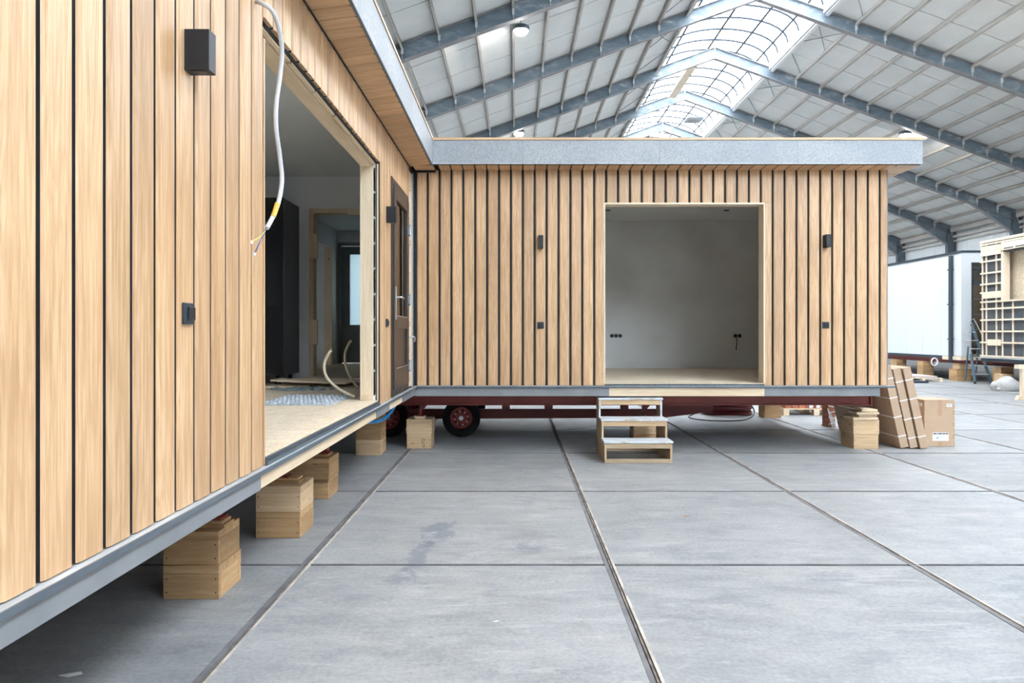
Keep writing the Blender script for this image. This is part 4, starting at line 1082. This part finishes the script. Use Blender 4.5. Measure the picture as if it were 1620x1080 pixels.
CX, CY = 13.3, 19.5
tc = root('timber_frame_cabin', 'unclad timber frame cabin with pale battens over dark membrane at the right edge', 'building', (CX, 16, .8))
CY0 = 12.0
for (y0, y1, z0, z1) in ((18.68, CY, .83, 4.05), (17.0, 18.68, .83, 2.4), (17.0, 18.68, 3.72, 4.05), (CY0, 17.0, .83, 4.05)):
    B(CX+.03, CX+.18, y0, y1, z0, z1).build('wall_core', 'membrane2', tc)
B(CX+.18, CX+3.5, CY-.15, CY, .83, 4.05).build('end_wall', 'white', tc)
B(CX+3.4, CX+3.5, CY0, CY-.15, .83, 4.05).build('side_wall', 'white', tc)
B(CX+.18, CX+3.4, CY0, CY0+.1, .83, 4.05).build('end_wall', 'white', tc)
B(CX+.18, CX+3.4, CY0+.1, CY-.15, .83, .9).build('floor_deck', 'osb', tc)
B(CX-.02, CX+3.5, CY0, CY+.02, 4.05, 4.12).build('roof_edge', 'birch', tc)
B(CX+.0, CX+3.5, CY0, CY, .70, .80).build('base_beam', 'slate', tc)
B(CX-.03, CX+3.5, CY0, CY+.01, .80, .83).build('ledge', 'ledge', tc)
B(CX-.005, CX+.18, 18.60, 18.68, 2.4, 3.72).build('opening_jamb', 'birch', tc)
B(CX-.005, CX+.18, 17.0, 18.68, 2.36, 2.40).build('opening_sill', 'birch', tc)
B(CX+.30, CX+.32, 17.0, 19.2, 2.3, 3.9).build('inner_board', 'osb', tc)
for y in (19.46, 19.30, 18.90, 18.66, 18.27, 17.84, 17.41, 17.0, 16.5, 16.0):
    if y > 18.7 or y == 18.66: B(CX, CX+.03, y-.03, y, .84, 4.04).build('batten', 'birch', tc)
    else: B(CX, CX+.03, y-.03, y, .84, 2.36).build('batten', 'birch', tc)
for z in (.84, 1.22, 1.53, 1.85, 2.16, 2.36, 2.62, 2.86, 3.17, 3.50, 3.98):
    ye = CY if True else 0; ys = 16.0 if z < 2.4 or z > 3.75 else 18.68
    B(CX-.022, CX-.001, ys, ye, z, z+.045).build('batten', 'birch', tc)
B(CX-.024, CX-.002, 18.68, 19.42, 2.48, 2.66).build('ply_patch', 'birch', tc)
B(CX-.024, CX-.002, 18.68, 19.2, 1.16, 1.33).build('ply_patch', 'birch', tc)
B(CX-.024, CX-.002, 18.68, 19.47, 3.68, 3.95).build('ply_patch', 'birch', tc)
B(CX-.020, CX-.002, 16.0, 18.67, 3.76, 3.97).build('ply_header', 'birch', tc)
for k in range(5): B(CX-.024, CX-.0205, 18.2-.43*k, 18.55-.43*k, 3.79, 3.82).build('header_slot', 'membrane2', tc)
crate(13.3, 13.85, 18.6, 19.0, 0, H, 'lower block under the timber frame cabin behind the grey sack', 'palec')
crate(13.3, 13.6, 18.62, 18.95, H, 2*H, 'upper small block under the timber frame cabin behind the grey sack', 'palec')
crate(13.6, 13.95, 19.1, 19.45, 0, .55, 'dark brown block under the far corner of the timber frame cabin')
crate(13.5, 13.9, 13, 13.4, 0, .55, 'block under the near end of the timber frame cabin outside the view')

sb = root('mobile_stair', 'blue-grey steel step ladder on small castors between the two right-hand cabins', 'ladder', (13.95, 20.4, 0))
SA = ((13.62, 20.22, .06), (13.70, 20.52, .88)); SB = ((14.10, 20.22, .04), (13.97, 20.9, 1.80))
for (p0, p1) in (SA, SB):
    MB().bar(p0, p1, .03, .10, up=(0, 1, 0)).build('stringer', 'bluestair', sb)
    MB().cyl((p0[0]-.015, p0[1], .04), (p0[0]+.015, p0[1], .04), .04, 14).build('castor', 'rubber', sb)
MB().tube([(14.14, 20.25, .9), (14.04, 20.9, 1.95), (13.95, 21.0, 1.85)], .014, 8).build('handrail', 'steelbare', sb)
for x in (13.75, 14.05):
    MB().bar((x, 20.85, .06), (x, 20.72, 1.1), .03, .04, up=(0, 1, 0)).build('rear_leg', 'bluestair', sb)
for k in range(6):
    z = .27+k*.25; y = 20.22+.375*z; o_ = -.07*z
    B(13.645+(.05*k if k < 3 else .12), 14.09+o_, y-.06, y+.14, z, z+.025).build('tread', 'ledge', sb)

sk_ = root('grey_sack', 'slumped grey sack on the floor before the timber frame cabin', 'sack', (12.92, 17.95, 0))
bm = bmesh.new(); bmesh.ops.create_icosphere(bm, subdivisions=4, radius=1)
for v in bm.verts:
    c = v.co; zz = max(c.z, -.35); f = 1+.06*math.sin(7*c.x+3*c.y)+.05*math.sin(11*c.y-4*c.z)+.03*math.sin(19*c.x+5*c.z)
    v.co = Vector((c.x*.36*f, c.y*.30*f, (zz+.35)*.25*(1+.12*math.sin(5*c.x+1.2))))
for f in bm.faces: f.smooth = True
me = bpy.data.meshes.new('bag'); bm.to_mesh(me); bm.free(); me.materials.append(M['sack'])
inst('bag', me, sk_, (12.92, 17.95, 0))
MB().tube([(12.60, 17.8, .03), (12.54, 17.75, .05), (12.50, 17.72, .02)], [.06, .025, .05], 10).build('tied_neck', 'sack', sk_)

tr_ = root('timber_trestle', 'pale pine trestle with a splayed foot at the right image edge', 'trestle', (11.6, 15.5, 0))
B(11.33, 12.3, 15.35, 15.50, .70, .79).build('top_beam', 'birch', tr_)
B(11.42, 11.52, 15.38, 15.46, .09, .70).build('leg', 'birch', tr_)
B(12.1, 12.2, 15.38, 15.46, .09, .70).build('leg', 'birch', tr_)
for x in (11.47, 12.15): MB().prism([(x-.11, .09), (x+.11, .09), (x+.16, 0), (x-.16, 0)], 'Y', 15.37, 15.47).build('foot', 'pineX', tr_)

fs_ = pallet('pallet', 12.0, 13.15, 21.0, 24.0, 0, 'low pale pallet on the floor beside the white cabin', mat='birch')
o = MB().box(11.98, 13.17, 21.3, 24.0, .128, .165).build('sheet_board', 'pinkboard'); tag(o, 'pinkish sheet board lying on the low pale pallet', 'board')
o = MB().obox((12.0, 20.75, .035), (1, -.1, 0), (.1, 1, 0), (0, 0, 1), .42, .25, .03).build('dark_sheet_bundle', 'slate'); tag(o, 'dark flat bundle with pale top beside the low pallet', 'bundle')
B(-99, -98.9, 0, .1, 0, .1)

# floor litter
for k, (x, y, s_) in enumerate(((-1.95, 3.0, .05), (-.1, 3.55, .02), (1.4, 5.6, .025))):
    o = MB().prism([(x-s_, y-.3*s_), (x, y-.5*s_), (x+s_, y), (x+.6*s_, y+.4*s_), (x-.2*s_, y+.1*s_)], 'Z', .002, .005).build('paper_scrap', 'paper' if k != 2 else 'cardtape')
    tag(o, ['small torn white scrap on the floor by the left cabin shadow', 'tiny pale scrap on the middle foreground slab', 'tiny brown scrap on the slab before the steps'][k], 'scrap')
